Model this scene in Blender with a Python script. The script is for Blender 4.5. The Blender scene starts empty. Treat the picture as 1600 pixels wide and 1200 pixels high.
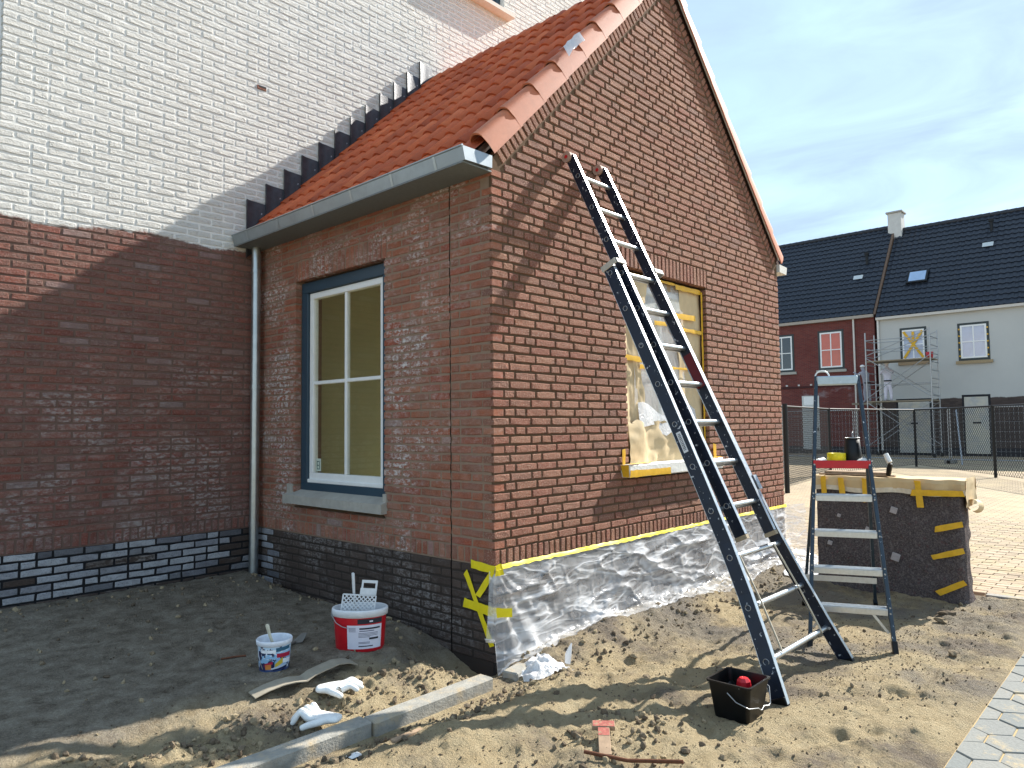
import bpy, bmesh, math, random
import numpy as np
from mathutils import Vector, Matrix, Euler
random.seed(7)
SC = bpy.context.scene
COL = SC.collection
R = math.radians

# ---------------------------------------------------------------- camera
CAMP = (-3.4409, -3.3589, 1.5198)
YAW, PITCH, ROLL, FPX = R(42.816), R(3.342), R(0.626), 1133.56
def cam_axes():
    f = np.array([math.cos(PITCH)*math.cos(YAW), math.cos(PITCH)*math.sin(YAW), math.sin(PITCH)])
    r = np.array([math.sin(YAW), -math.cos(YAW), 0.0]); d = np.cross(f, r)
    c, s = math.cos(ROLL), math.sin(ROLL)
    return c*r+s*d, -s*r+c*d, f
CR, CD, CF = cam_axes()
cd = bpy.data.cameras.new('camera'); cam = bpy.data.objects.new('camera', cd); COL.objects.link(cam)
cam.matrix_world = Matrix(((CR[0], -CD[0], -CF[0], CAMP[0]), (CR[1], -CD[1], -CF[1], CAMP[1]), (CR[2], -CD[2], -CF[2], CAMP[2]), (0, 0, 0, 1)))
cd.sensor_width = 36; cd.lens = FPX/1600*36; cd.clip_start = 0.05; cd.clip_end = 2000
SC.camera = cam

# ---------------------------------------------------------------- light
SUN = Vector((1.0, -0.205, 0.785)).normalized()
SC.world = bpy.data.worlds.new('World'); SC.world.use_nodes = True
wt = SC.world.node_tree
bg = wt.nodes['Background']; bg.inputs['Strength'].default_value = 0.15
sky = wt.nodes.new('ShaderNodeTexSky'); sky.sky_type = 'NISHITA'; sky.sun_disc = False
sky.sun_elevation = math.asin(SUN.z); sky.sun_rotation = math.atan2(SUN.x, SUN.y)
sky.air_density = 1.0; sky.dust_density = 0.25; sky.ozone_density = 2.0; sky.altitude = 0
# thin high cloud veil over the whole dome
tcw = wt.nodes.new('ShaderNodeTexCoord'); mpw = wt.nodes.new('ShaderNodeMapping')
mpw.inputs['Scale'].default_value = (1.2, 1.2, 4.5); mpw.inputs['Rotation'].default_value = (0.25, 0.1, 0.4)
nzw = wt.nodes.new('ShaderNodeTexNoise'); nzw.inputs['Scale'].default_value = 3.0; nzw.inputs['Detail'].default_value = 7; nzw.inputs['Roughness'].default_value = 0.55; nzw.inputs['Distortion'].default_value = 0.6
rpw = wt.nodes.new('ShaderNodeValToRGB'); rpw.color_ramp.elements[0].position = 0.36; rpw.color_ramp.elements[1].position = 0.70
rpw.color_ramp.elements[0].color = (0.62, 0.62, 0.62, 1); rpw.color_ramp.elements[1].color = (1, 1, 1, 1)
mxw = wt.nodes.new('ShaderNodeMix'); mxw.data_type = 'RGBA'
mxw.inputs[7].default_value = (1.55, 2.08, 2.62, 1)
L_ = wt.links.new
L_(tcw.outputs['Generated'], mpw.inputs['Vector']); L_(mpw.outputs[0], nzw.inputs['Vector']); L_(nzw.outputs['Fac'], rpw.inputs[0])
L_(rpw.outputs[0], mxw.inputs[0]); L_(sky.outputs[0], mxw.inputs[6]); L_(mxw.outputs[2], bg.inputs['Color'])
sl = bpy.data.lights.new('sun', 'SUN'); sl.energy = 4.0; sl.angle = R(0.55); sl.color = (1.0, 0.955, 0.88)
so = bpy.data.objects.new('sun', sl); COL.objects.link(so); so.location = (20, -6, 20)
so.rotation_euler = (-SUN).to_track_quat('-Z', 'Y').to_euler()
vs = SC.view_settings; vs.view_transform = 'Standard'; vs.look = 'None'; vs.gamma = 1.0; vs.exposure = 1.34
try: vs.use_curve_mapping = False
except Exception: pass
SC.render.engine = 'CYCLES'; SC.cycles.use_denoising = True
SC.cycles.max_bounces = 7; SC.cycles.transparent_max_bounces = 16

# ---------------------------------------------------------------- helpers
def lin(r, g, b):
    f = lambda c: (c/255/12.92) if c/255 <= 0.04045 else ((c/255+0.055)/1.055)**2.4
    return (f(r), f(g), f(b), 1.0)
class NB:
    def __init__(s, name):
        s.m = bpy.data.materials.new(name); s.m.use_nodes = True; s.t = s.m.node_tree; s.t.nodes.clear()
        s.out = s.t.nodes.new('ShaderNodeOutputMaterial')
    def n(s, typ, ins=None, **props):
        nd = s.t.nodes.new(typ)
        for k, v in props.items(): setattr(nd, k, v)
        for k, v in (ins or {}).items(): s.set(nd.inputs[k], v)
        return nd
    def set(s, sock, v):
        if isinstance(v, bpy.types.NodeSocket): s.t.links.new(v, sock)
        else: sock.default_value = v
    def pos(s): return s.n('ShaderNodeNewGeometry').outputs['Position']
    def objc(s): return s.n('ShaderNodeTexCoord').outputs['Object']
    def map(s, v, scale=(1, 1, 1), rot=(0, 0, 0), loc=(0, 0, 0)):
        return s.n('ShaderNodeMapping', {'Vector': v, 'Scale': scale, 'Rotation': rot, 'Location': loc}).outputs[0]
    def noise(s, v, scale, detail=3, rough=0.5, dist=0.0):
        return s.n('ShaderNodeTexNoise', {'Vector': v, 'Scale': scale, 'Detail': detail, 'Roughness': rough, 'Distortion': dist}).outputs['Fac']
    def vor(s, v, scale, feat='F1', out='Distance'):
        return s.n('ShaderNodeTexVoronoi', {'Vector': v, 'Scale': scale}, feature=feat).outputs[out]
    def ramp(s, f, pts, interp='LINEAR'):
        nd = s.n('ShaderNodeValToRGB', {0: f}); cr = nd.color_ramp; cr.interpolation = interp
        while len(cr.elements) < len(pts): cr.elements.new(0.5)
        for e, (p, c) in zip(cr.elements, pts):
            e.position = p; e.color = c if len(c) == 4 else (*c, 1)
        return nd.outputs[0]
    def step(s, f, a, b):
        return s.n('ShaderNodeMapRange', {0: f, 1: a, 2: b, 3: 0.0, 4: 1.0}, clamp=True).outputs[0]
    def mix(s, f, a, b, mode='MIX'):
        nd = s.n('ShaderNodeMix', data_type='RGBA', blend_type=mode)
        s.set(nd.inputs[0], f); s.set(nd.inputs[6], a); s.set(nd.inputs[7], b); return nd.outputs[2]
    def math(s, op, a, b=0.0, clamp=False):
        nd = s.n('ShaderNodeMath', operation=op, use_clamp=clamp); s.set(nd.inputs[0], a); s.set(nd.inputs[1], b); return nd.outputs[0]
    def xyz(s, v):
        nd = s.n('ShaderNodeSeparateXYZ', {0: v}); return nd.outputs
    def bump(s, h, strength=0.5, dist=0.01, normal=None):
        nd = s.n('ShaderNodeBump', {'Strength': strength, 'Distance': dist, 'Height': h})
        if normal is not None: s.set(nd.inputs['Normal'], normal)
        return nd.outputs[0]
    def rnd(s):
        a = s.n('ShaderNodeObjectInfo').outputs['Random']; b = s.n('ShaderNodeAttribute', attribute_name='rnd').outputs['Fac']
        return s.math('FRACT', s.math('ADD', a, b))
    def fin(s, color, rough=0.8, normal=None, metal=0.0, spec=0.35, **kw):
        p = s.n('ShaderNodeBsdfPrincipled'); s.set(p.inputs['Base Color'], color); s.set(p.inputs['Roughness'], rough)
        s.set(p.inputs['Metallic'], metal); s.set(p.inputs['Specular IOR Level'], spec)
        if normal is not None: s.set(p.inputs['Normal'], normal)
        for k, v in kw.items(): s.set(p.inputs[k.replace('_', ' ')], v)
        s.t.links.new(p.outputs[0], s.out.inputs['Surface']); s.bsdf = p
        return s.m
def simple(name, col, rough=0.6, metal=0.0, spec=0.4, var=0.12, nscale=30, bump=0.0, splat=None, splat_col=(0.75, 0.75, 0.72, 1), splat_scale=45, bdist=0.003, dirt=None):
    b = NB(name); p = b.objc(); nz = b.noise(p, nscale, 4, 0.6)
    c = b.mix(b.step(nz, 0.3, 0.7), tuple(x*(1-var) for x in col[:3])+(1,), tuple(min(1, x*(1+var)) for x in col[:3])+(1,))
    if dirt: c = b.mix(b.math('MULTIPLY', b.step(b.noise(p, nscale*0.25, 5, 0.7), 0.5, 0.72), dirt[0]), c, dirt[1])
    if splat: c = b.mix(b.step(b.noise(p, splat_scale, 3, 0.6), splat, splat+0.02), c, splat_col)
    nrm = b.bump(b.noise(p, nscale*4, 3, 0.6), bump, bdist) if bump else None
    r2 = b.math('ADD', b.math('MULTIPLY', nz, 0.2), rough-0.1, True)
    return b.fin(c, r2, nrm, metal, spec)

WL = {}
def world_loc(o): return WL.get(o.name, Vector((0, 0, 0)))
def link(o, parent=None, loc=(0, 0, 0)):
    COL.objects.link(o); o.location = loc; WL[o.name] = Vector(loc)
    if parent is not None:
        o.parent = parent; o.matrix_parent_inverse = Matrix.Translation(-world_loc(parent))
    return o
def tag(o, label=None, cat=None, group=None, kind=None):
    if label: o['label'] = label
    if cat: o['category'] = cat
    if group: o['group'] = group
    if kind: o['kind'] = kind
    return o
def thing(name, label, cat, loc=(0, 0, 0), group=None):
    o = bpy.data.objects.new(name, None); o.empty_display_size = 0.1; link(o, None, loc); return tag(o, label, cat, group)

class MB:
    """collects shapes given in world coordinates; build() links them as one mesh object"""
    def __init__(s): s.v = []; s.f = []; s.mi = []; s.sm = []
    def add(s, vs, fs, mi=0, smooth=False):
        o = len(s.v); s.v += [tuple(v) for v in vs]
        for f in fs: s.f.append(tuple(i+o for i in f)); s.mi.append(mi); s.sm.append(smooth)
        return s
    def box(s, lo, hi, mi=0, M=None):
        (x0, y0, z0), (x1, y1, z1) = lo, hi
        vs = [(x0, y0, z0), (x1, y0, z0), (x1, y1, z0), (x0, y1, z0), (x0, y0, z1), (x1, y0, z1), (x1, y1, z1), (x0, y1, z1)]
        if M is not None: vs = [tuple(M @ Vector(v)) for v in vs]
        return s.add(vs, [(0, 3, 2, 1), (4, 5, 6, 7), (0, 1, 5, 4), (1, 2, 6, 5), (2, 3, 7, 6), (3, 0, 4, 7)], mi)
    def bbox(s, lo, hi, b=0.004, mi=0, M=None):
        """box with chamfered edges"""
        bm = bmesh.new(); bmesh.ops.create_cube(bm, size=1)
        for v in bm.verts:
            v.co = Vector([(l+h)/2 + c*(h-l) for l, h, c in zip(lo, hi, v.co)])
        bmesh.ops.bevel(bm, geom=bm.edges[:], offset=b, segments=1, affect='EDGES', profile=0.5)
        bm.verts.ensure_lookup_table(); bm.verts.index_update()
        vs = [v.co.copy() for v in bm.verts]; fs = [[v.index for v in f.verts] for f in bm.faces]; bm.free()
        if M is not None: vs = [M @ v for v in vs]
        return s.add(vs, fs, mi)
    def bar(s, a, b, w, h, mi=0, up=(0, 0, 1), bev=0.0):
        """rectangular bar from a to b, w across, h along 'up'"""
        a = Vector(a); b = Vector(b); d = (b-a); L = d.length; d.normalize(); u = Vector(up); sd = d.cross(u).normalized(); u = sd.cross(d)
        M = Matrix((( *[sd[0], d[0], u[0]], a[0]), (*[sd[1], d[1], u[1]], a[1]), (*[sd[2], d[2], u[2]], a[2]), (0, 0, 0, 1)))
        if bev: return s.bbox((-w/2, 0, -h/2), (w/2, L, h/2), bev, mi, M)
        return s.box((-w/2, 0, -h/2), (w/2, L, h/2), mi, M)
    def tube(s, pts, r, n=8, mi=0, cap=True, smooth=True, sq=None):
        pts = [Vector(p) for p in pts]; rs = r if isinstance(r, (list, tuple)) else [r]*len(pts); rings = []
        prev = None
        for i, p in enumerate(pts):
            d = (pts[min(i+1, len(pts)-1)] - pts[max(i-1, 0)]).normalized()
            if prev is None:
                a = Vector((0, 0, 1)) if abs(d.z) < 0.9 else Vector((1, 0, 0)); u = d.cross(a).normalized()
            else: u = (prev - d*prev.dot(d)).normalized()
            prev = u; w = d.cross(u)
            rings.append([p + (u*math.cos(2*math.pi*k/n) + w*math.sin(2*math.pi*k/n)*(sq or 1))*rs[i] for k in range(n)])
        vs = [v for rg in rings for v in rg]; fs = []
        for i in range(len(pts)-1):
            for k in range(n): fs.append((i*n+k, i*n+(k+1) % n, (i+1)*n+(k+1) % n, (i+1)*n+k))
        s.add(vs, fs, mi, smooth)
        if cap: s.add(rings[0], [tuple(range(n))[::-1]], mi); s.add(rings[-1], [tuple(range(n))], mi)
        return s
    def lathe(s, prof, c=(0, 0, 0), n=24, mi=0, sx=1, sy=1, smooth=True, M=None):
        vs = []
        for r, z in prof:
            for k in range(n):
                v = Vector((r*sx*math.cos(2*math.pi*k/n), r*sy*math.sin(2*math.pi*k/n), z))
                vs.append((M @ v) if M is not None else v + Vector(c))
        fs = [(i*n+k, i*n+(k+1) % n, (i+1)*n+(k+1) % n, (i+1)*n+k) for i in range(len(prof)-1) for k in range(n)]
        return s.add(vs, fs, mi, smooth)
    def prism(s, poly, a, b, mi=0):
        """extrude a planar polygon of 3-D points by vector b-a"""
        d = Vector(b)-Vector(a); n = len(poly); p0 = [Vector(p) for p in poly]; p1 = [p+d for p in p0]
        return s.add(p0+p1, [tuple(range(n))[::-1], tuple(range(n, 2*n))]+[(i, (i+1) % n, n+(i+1) % n, n+i) for i in range(n)], mi)
    def grid(s, P, mi=0, smooth=True, close=False):
        """P[i][j] points"""
        ni, nj = len(P), len(P[0]); vs = [p for row in P for p in row]
        return s.add(vs, [(i*nj+j, (i+1)*nj+j, (i+1)*nj+j+1, i*nj+j+1) for i in range(ni-1) for j in range(nj-1)], mi, smooth)
    def build(s, name, mats, parent=None, label=None, cat=None, group=None, kind=None, fix=True):
        me = bpy.data.meshes.new(name); va = np.array(s.v, dtype=float)
        base = Vector((float((va[:, 0].min()+va[:, 0].max())/2), float((va[:, 1].min()+va[:, 1].max())/2), float(va[:, 2].min())))
        va = va - np.array(base); me.from_pydata(va.tolist(), [], s.f)
        for m in (mats if isinstance(mats, (list, tuple)) else [mats]): me.materials.append(m)
        me.polygons.foreach_set('material_index', s.mi); me.polygons.foreach_set('use_smooth', s.sm)
        if fix:
            bm = bmesh.new(); bm.from_mesh(me); bmesh.ops.recalc_face_normals(bm, faces=bm.faces[:]); bm.to_mesh(me); bm.free()
        me.update(); o = bpy.data.objects.new(name, me); link(o, parent, base); return tag(o, label, cat, group, kind)
def inst(name, me, mat, loc, rot=(0, 0, 0), scale=(1, 1, 1), parent=None):
    o = bpy.data.objects.new(name, me); link(o, parent, loc); o.rotation_euler = rot; o.scale = scale
    o.material_slots[0].link = 'OBJECT'; o.material_slots[0].material = mat; return o
def px(P):
    q = np.array(P, float)-np.array(CAMP); z = q @ CF
    return (800+FPX*(q @ CR)/z, 600+FPX*(q @ CD)/z, z)
# value noise for real relief
def _h(ix, iy, s):
    n = (ix.astype(np.int64)*374761393 + iy.astype(np.int64)*668265263 + s*974711) & 0x7fffffff
    n = (n ^ (n >> 13))*1274126177 & 0x7fffffff
    return ((n ^ (n >> 16)) & 0xffff)/65535.0
def vn(x, y, s=0):
    x = np.asarray(x, float); y = np.asarray(y, float); ix = np.floor(x); iy = np.floor(y); fx = x-ix; fy = y-iy
    fx = fx*fx*(3-2*fx); fy = fy*fy*(3-2*fy)
    return (_h(ix, iy, s)*(1-fx)+_h(ix+1, iy, s)*fx)*(1-fy)+(_h(ix, iy+1, s)*(1-fx)+_h(ix+1, iy+1, s)*fx)*fy
def fbm(x, y, f, o=4, s=0, g=0.5):
    r = 0; a = 1; t = 0
    for i in range(o):
        r = r+a*(vn(np.asarray(x)*f+17.3*i, np.asarray(y)*f-9.1*i, s+i)-0.5); t += a; a *= g; f *= 2.03
    return r/t*2
def _hs(ix, iy, s):
    n = (ix*374761393 + iy*668265263 + s*974711) & 0x7fffffff
    n = ((n ^ (n >> 13))*1274126177) & 0x7fffffff
    return ((n ^ (n >> 16)) & 0xffff)/65535.0
def sfbm(x, y, f, o=4, s=0, g=0.5):
    """scalar version of fbm, much quicker for single points"""
    r = 0.0; a = 1.0; t = 0.0
    for i in range(o):
        X = x*f+17.3*i; Y = y*f-9.1*i; ix = math.floor(X); iy = math.floor(Y); fx = X-ix; fy = Y-iy; fx = fx*fx*(3-2*fx); fy = fy*fy*(3-2*fy); q = s+i
        r += a*((_hs(ix, iy, q)*(1-fx)+_hs(ix+1, iy, q)*fx)*(1-fy)+(_hs(ix, iy+1, q)*(1-fx)+_hs(ix+1, iy+1, q)*fx)*fy-0.5); t += a; a *= g; f *= 2.03
    return r/t*2
def sS(a, b, t):
    t = min(1.0, max(0.0, (t-a)/(b-a))); return t*t*(3-2*t)
def S(a, b, t):
    t = np.clip((np.asarray(t, float)-a)/(b-a), 0, 1); return t*t*(3-2*t)

W, LD = 4.692, 3.141        # annex width along x, depth along y up to the house wall
ZT = 0.60; RB = 0.1125; CH = 0.0625; Z0 = ZT+RB; ZE = 3.27
def zc(k): return Z0+k*CH

# ---------------------------------------------------------------- materials
def brick_mat(name, cols, speck=0.3, speck_col=(0.5, 0.4, 0.33, 1), effl=0.0, effl_fn=None, bumpk=0.6, paint=False, dark=0.5, haze=0.0, bd=0.012, pale=0.0):
    b = NB(name); p = b.pos(); r = b.rnd()
    c = b.ramp(r, [(i/(len(cols)-1), k) for i, k in enumerate(cols)])
    if pale: c = b.mix(b.math('MULTIPLY', b.step(b.math('FRACT', b.math('MULTIPLY', r, 7.31)), 1-pale, 1-pale+0.001), 0.42), c, lin(168, 158, 156))
    n1 = b.noise(p, 16, 5, 0.6); n2 = b.noise(p, 95, 4, 0.65); n3 = b.noise(p, 260, 2, 0.6)
    c = b.mix(b.math('MULTIPLY', b.step(n1, 0.35, 0.7), dark), c, b.mix(0.55, c, (0.03, 0.02, 0.018, 1)))
    c = b.mix(b.math('MULTIPLY', b.step(n2, 0.5, 0.68), speck), c, speck_col)
    if haze: c = b.mix(b.math('MULTIPLY', b.step(b.noise(b.map(p, (1, 1, 2.2)), 3.2, 5, 0.7), 0.38, 0.66), haze), c, lin(148, 132, 120))
    h = b.math('ADD', b.math('MULTIPLY', n2, 0.8), b.math('ADD', b.math('MULTIPLY', n3, 0.4), b.math('MULTIPLY', b.noise(b.map(p, (1, 1, 1.5)), 38, 4, 0.65), 0.9)))
    rough = 0.88
    if effl:
        e1 = b.noise(b.map(p, (1, 1, 1.4)), 1.7, 4, 0.6); e2 = b.noise(b.map(p, (1, 1, 2.0)), 20, 5, 0.75)
        m = b.math('MULTIPLY', b.step(e1, 0.45, 0.62), b.step(e2, 0.46, 0.60))
        if effl_fn: m = b.math('MULTIPLY', m, effl_fn(b, p))
        c = b.mix(b.math('MULTIPLY', m, effl), c, lin(205, 200, 195))
    if paint:
        x, y, z = b.xyz(p)[:3]
        edge = b.math('ADD', z, b.math('ADD', b.math('MULTIPLY', b.noise(p, 1.3, 2, 0.5), 0.25), b.math('MULTIPLY', b.noise(p, 14, 4, 0.7), 0.10)))
        tilt = b.math('MULTIPLY', x, -0.035)
        m = b.step(b.math('ADD', edge, tilt), 3.40, 3.425)
        drip = b.step(b.noise(b.map(p, (9, 9, 2.0)), 1.0, 2, 0.5), 0.735, 0.76)
        band = b.math('MULTIPLY', b.step(z, 2.85, 2.95), drip)
        m = b.math('MAXIMUM', m, b.math('MULTIPLY', band, b.step(n2, 0.45, 0.55)))
        wcol = b.mix(b.step(n1, 0.3, 0.75), (0.82, 0.80, 0.745, 1), (0.73, 0.715, 0.67, 1))
        wcol = b.mix(b.math('MULTIPLY', b.step(n2, 0.56, 0.72), 0.35), wcol, (0.46, 0.45, 0.42, 1))
        c = b.mix(m, c, wcol)
    nrm = b.bump(h, bumpk, bd)
    return b.fin(c, rough, nrm, 0, 0.25)
BR_G = brick_mat('brick_red_rough', [lin(147, 102, 85), lin(158, 108, 88), lin(149, 94, 78), lin(166, 119, 97), lin(138, 98, 85), lin(158, 110, 87), lin(152, 100, 83)], 0.58, lin(198, 173, 152), bumpk=1.0, bd=0.016)
def side_eff(b, p):
    x, y, z = b.xyz(p)[:3]
    a = b.math('ADD', b.step(y, 2.35, 2.7), b.math('MULTIPLY', b.step(y, 1.35, 1.0), b.step(y, 0.35, 0.8)))
    t = b.step(z, 2.6, 2.9)
    return b.math('ADD', b.math('ADD', b.math('MULTIPLY', a, 1.0), b.math('MULTIPLY', t, 0.6)), 0.16, True)
BR_S = brick_mat('brick_red_smooth', [lin(150, 90, 66), lin(164, 97, 70), lin(142, 82, 62), lin(168, 105, 76), lin(140, 90, 70), lin(158, 93, 68), lin(154, 80, 60)], 0.35, lin(172, 146, 128), effl=1.0, effl_fn=side_eff, bumpk=0.7, haze=0.38, pale=0.02)
def house_eff(b, p):
    x, y, z = b.xyz(p)[:3]
    return b.math('ADD', b.math('MULTIPLY', b.step(z, 2.7, 1.5), 0.85), 0.22, True)
BR_H = brick_mat('brick_red_half_painted', [lin(136, 86, 72), lin(150, 86, 72), lin(126, 80, 70), lin(156, 98, 82), lin(132, 88, 78), lin(146, 82, 68)], 0.45, lin(172, 150, 140), effl=0.62, effl_fn=house_eff, bumpk=1.0, paint=True, haze=0.42, bd=0.018, pale=0.04)
BR_K = brick_mat('brick_black', [lin(66, 56, 51), lin(80, 68, 61), lin(72, 61, 55), lin(90, 77, 69)], 0.2, lin(105, 98, 92), effl=0.3, bumpk=0.6)
BR_D = brick_mat('brick_dusty_grey', [lin(150, 152, 158), lin(178, 180, 184), lin(120, 120, 126), lin(190, 191, 194), lin(90, 90, 94), lin(166, 167, 171), lin(182, 183, 186)], 0.45, lin(58, 58, 62), bumpk=0.6)
def mortar_mat(name, col, paint=False, effl=0.0, plinth=None, effl_fn=None):
    b = NB(name); p = b.pos(); n1 = b.noise(p, 9, 4, 0.6); n2 = b.noise(p, 150, 3, 0.6)
    c = b.mix(n1, tuple(v*0.75 for v in col[:3])+(1,), tuple(v*1.2 for v in col[:3])+(1,))
    x, y, z = b.xyz(p)[:3]
    if effl: c = b.mix(b.math('MULTIPLY', b.step(b.noise(p, 1.7, 4, 0.6), 0.45, 0.7), effl), c, lin(175, 170, 165))
    if plinth: c = b.mix(b.step(z, ZT-0.006, ZT), plinth, c)
    if paint:
        edge = b.math('ADD', z, b.math('ADD', b.math('MULTIPLY', b.noise(p, 1.3, 2, 0.5), 0.25), b.math('MULTIPLY', b.noise(p, 14, 4, 0.7), 0.10)))
        m = b.step(b.math('ADD', edge, b.math('MULTIPLY', x, -0.035)), 3.40, 3.425)
        c = b.mix(m, c, (0.74, 0.73, 0.69, 1))
    return b.fin(c, 0.95, b.bump(n2, 0.5, 0.004), 0, 0.2)
MO_G = mortar_mat('mortar_brown', lin(100, 80, 62), plinth=lin(50, 47, 45))
MO_S = mortar_mat('mortar_grey', lin(142, 120, 102), plinth=lin(62, 55, 50))
MO_H = mortar_mat('mortar_house', lin(112, 90, 80), paint=True, plinth=lin(34, 34, 36))
def tile_mat(name, cols, bumpk=0.3, dirt=0.3):
    b = NB(name); p = b.pos(); c = b.ramp(b.rnd(), [(i/(len(cols)-1), k) for i, k in enumerate(cols)])
    c = b.mix(b.math('MULTIPLY', b.step(b.noise(p, 12, 5, 0.65), 0.42, 0.75), dirt), c, lin(96, 50, 40))
    c = b.mix(b.math('MULTIPLY', b.step(b.noise(p, 40, 3, 0.6), 0.6, 0.75), 0.18), c, lin(200, 150, 120))
    return b.fin(c, 0.62, b.bump(b.noise(p, 180, 3, 0.6), bumpk, 0.003), 0, 0.35)
TILE = tile_mat('clay_tile_red', [lin(178, 88, 52), lin(196, 98, 56), lin(164, 78, 48), lin(202, 108, 66), lin(184, 86, 50)])
TILE_V = tile_mat('clay_tile_pale', [lin(178, 104, 72), lin(188, 114, 80), lin(168, 96, 66), lin(182, 108, 74)], dirt=0.22)
ZINC = simple('zinc_gutter', lin(158, 165, 168), 0.42, 0.7, 0.5, 0.12, 9, 0.15, dirt=(0.35, lin(86, 92, 94)))
GALV = simple('galvanised_pipe', lin(176, 182, 182), 0.34, 0.9, 0.5, 0.14, 14, 0.1)
LEAD = simple('lead_sheet', lin(66, 68, 74), 0.40, 0.3, 0.5, 0.25, 16, 0.35, splat=0.69, splat_col=lin(150, 152, 156), splat_scale=28, bdist=0.006)
WHITE = simple('white_paint', lin(232, 232, 228), 0.4, 0, 0.45, 0.04, 12)
TEAL = simple('teal_frame_paint', lin(44, 66, 80), 0.42, 0, 0.45, 0.07, 8)
STONE = simple('concrete_sill', lin(168, 164, 154), 0.85, 0, 0.3, 0.12, 22, 0.3, dirt=(0.4, lin(120, 116, 108)))
CONC = simple('kerb_concrete', lin(150, 147, 138), 0.9, 0, 0.3, 0.2, 22, 0.7, dirt=(0.9, lin(172, 148, 108)), bdist=0.006)
YTAPE = simple('yellow_tape', lin(226, 206, 24), 0.5, 0, 0.4, 0.08, 20, 0.2)
OTAPE = simple('gold_tape', lin(222, 172, 38), 0.5, 0, 0.4, 0.1, 25, 0.25)
KRAFT = simple('kraft_paper', lin(202, 180, 142), 0.75, 0, 0.3, 0.1, 9, 0.25)
ALU = simple('aluminium', lin(196, 200, 202), 0.33, 0.9, 0.5, 0.08, 40, 0.05, splat=0.72, splat_col=lin(225, 225, 222), splat_scale=60)
NAVY = simple('navy_stile', lin(22, 32, 48), 0.42, 0.25, 0.5, 0.25, 20, 0.1, splat=0.665, splat_col=lin(176, 180, 184), splat_scale=38)
SLATE = simple('grey_blue_stile', lin(48, 62, 74), 0.45, 0.3, 0.5, 0.2, 20, 0.1, splat=0.67, splat_col=lin(190, 195, 198), splat_scale=40)
BLACKP = simple('black_plastic', lin(10, 10, 11), 0.40, 0, 0.3, 0.3, 25, 0.1, splat=0.74, splat_col=lin(150, 150, 146), splat_scale=24)
BLACK = simple('black_coating', lin(24, 25, 26), 0.5, 0.2, 0.4, 0.2, 30)
REDP = simple('red_plastic', lin(190, 20, 34), 0.35, 0, 0.5, 0.12, 12, 0.05)
STEEL = simple('steel_wire', lin(165, 167, 168), 0.4, 0.85, 0.5, 0.1, 30)

# ---------------------------------------------------------------- masonry
def make_brick(wn, hn, seed, rough=1.0):
    """front face with a worn chamfer ring and a skirt: 38 triangles"""
    rg = random.Random(seed); hw, hh = wn/2, hn/2
    if wn >= hn: ring = [(-1, -1), (-0.36, -1), (0.33, -1), (1, -1), (1, 1), (0.36, 1), (-0.33, 1), (-1, 1)]
    else: ring = [(-1, -1), (1, -1), (1, -0.33), (1, 0.36), (1, 1), (-1, 1), (-1, 0.33), (-1, -0.36)]
    out = []; inn = []; back = []
    for (a, c) in ring:
        ju = rg.uniform(-0.0026, 0.0036)*rough; jz = rg.uniform(-0.0030, 0.0040)*rough; cor = 0.0018 if abs(a) == 1 and abs(c) == 1 else 0
        u = a*hw-math.copysign(ju+cor, a)*(abs(a) == 1); z = c*hh-math.copysign(jz+cor, c)*(abs(c) == 1)
        out.append((u, rg.uniform(0.0022, 0.0048)*rough, z)); back.append((u, 0.06, z))
        k = rg.uniform(0.0028, 0.0062)
        inn.append((u-math.copysign(k, a)*(abs(a) == 1), rg.uniform(-0.0012, 0.0009)*rough, z-math.copysign(k, c)*(abs(c) == 1)))
    V = inn+out+back; n = 8; F = [tuple(range(8))]; sm = [False]
    for j in range(n): F.append((n+j, n+(j+1) % n, (j+1) % n, j)); sm.append(False)
    for j in range(n): F.append((2*n+j, 2*n+(j+1) % n, n+(j+1) % n, n+j)); sm.append(False)
    return np.array(V), F, sm
BV = {}
NOM = {'S': (0.2085, 0.0505), 'H': (0.098, 0.0505), 'R': (0.0505, 0.1), 'V': (0.0505, 0.175)}
for key, (a, c) in NOM.items():
    BV[key] = []
    for i in range(10 if key == 'S' else 6):
        V, F, sm = make_brick(a, c, hash((key == 'S', i, a)) & 0xffff)
        me = bpy.data.meshes.new('brick_shape'); me.from_pydata(V.tolist(), [], F); me.polygons.foreach_set('use_smooth', sm); me.materials.append(None); me.update()
        BV[key].append((me, V, F, sm))
def classify(w, h):
    if h > 0.14: return 'V'
    if h > w: return 'R'
    return 'S' if w > 0.14 else 'H'
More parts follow.
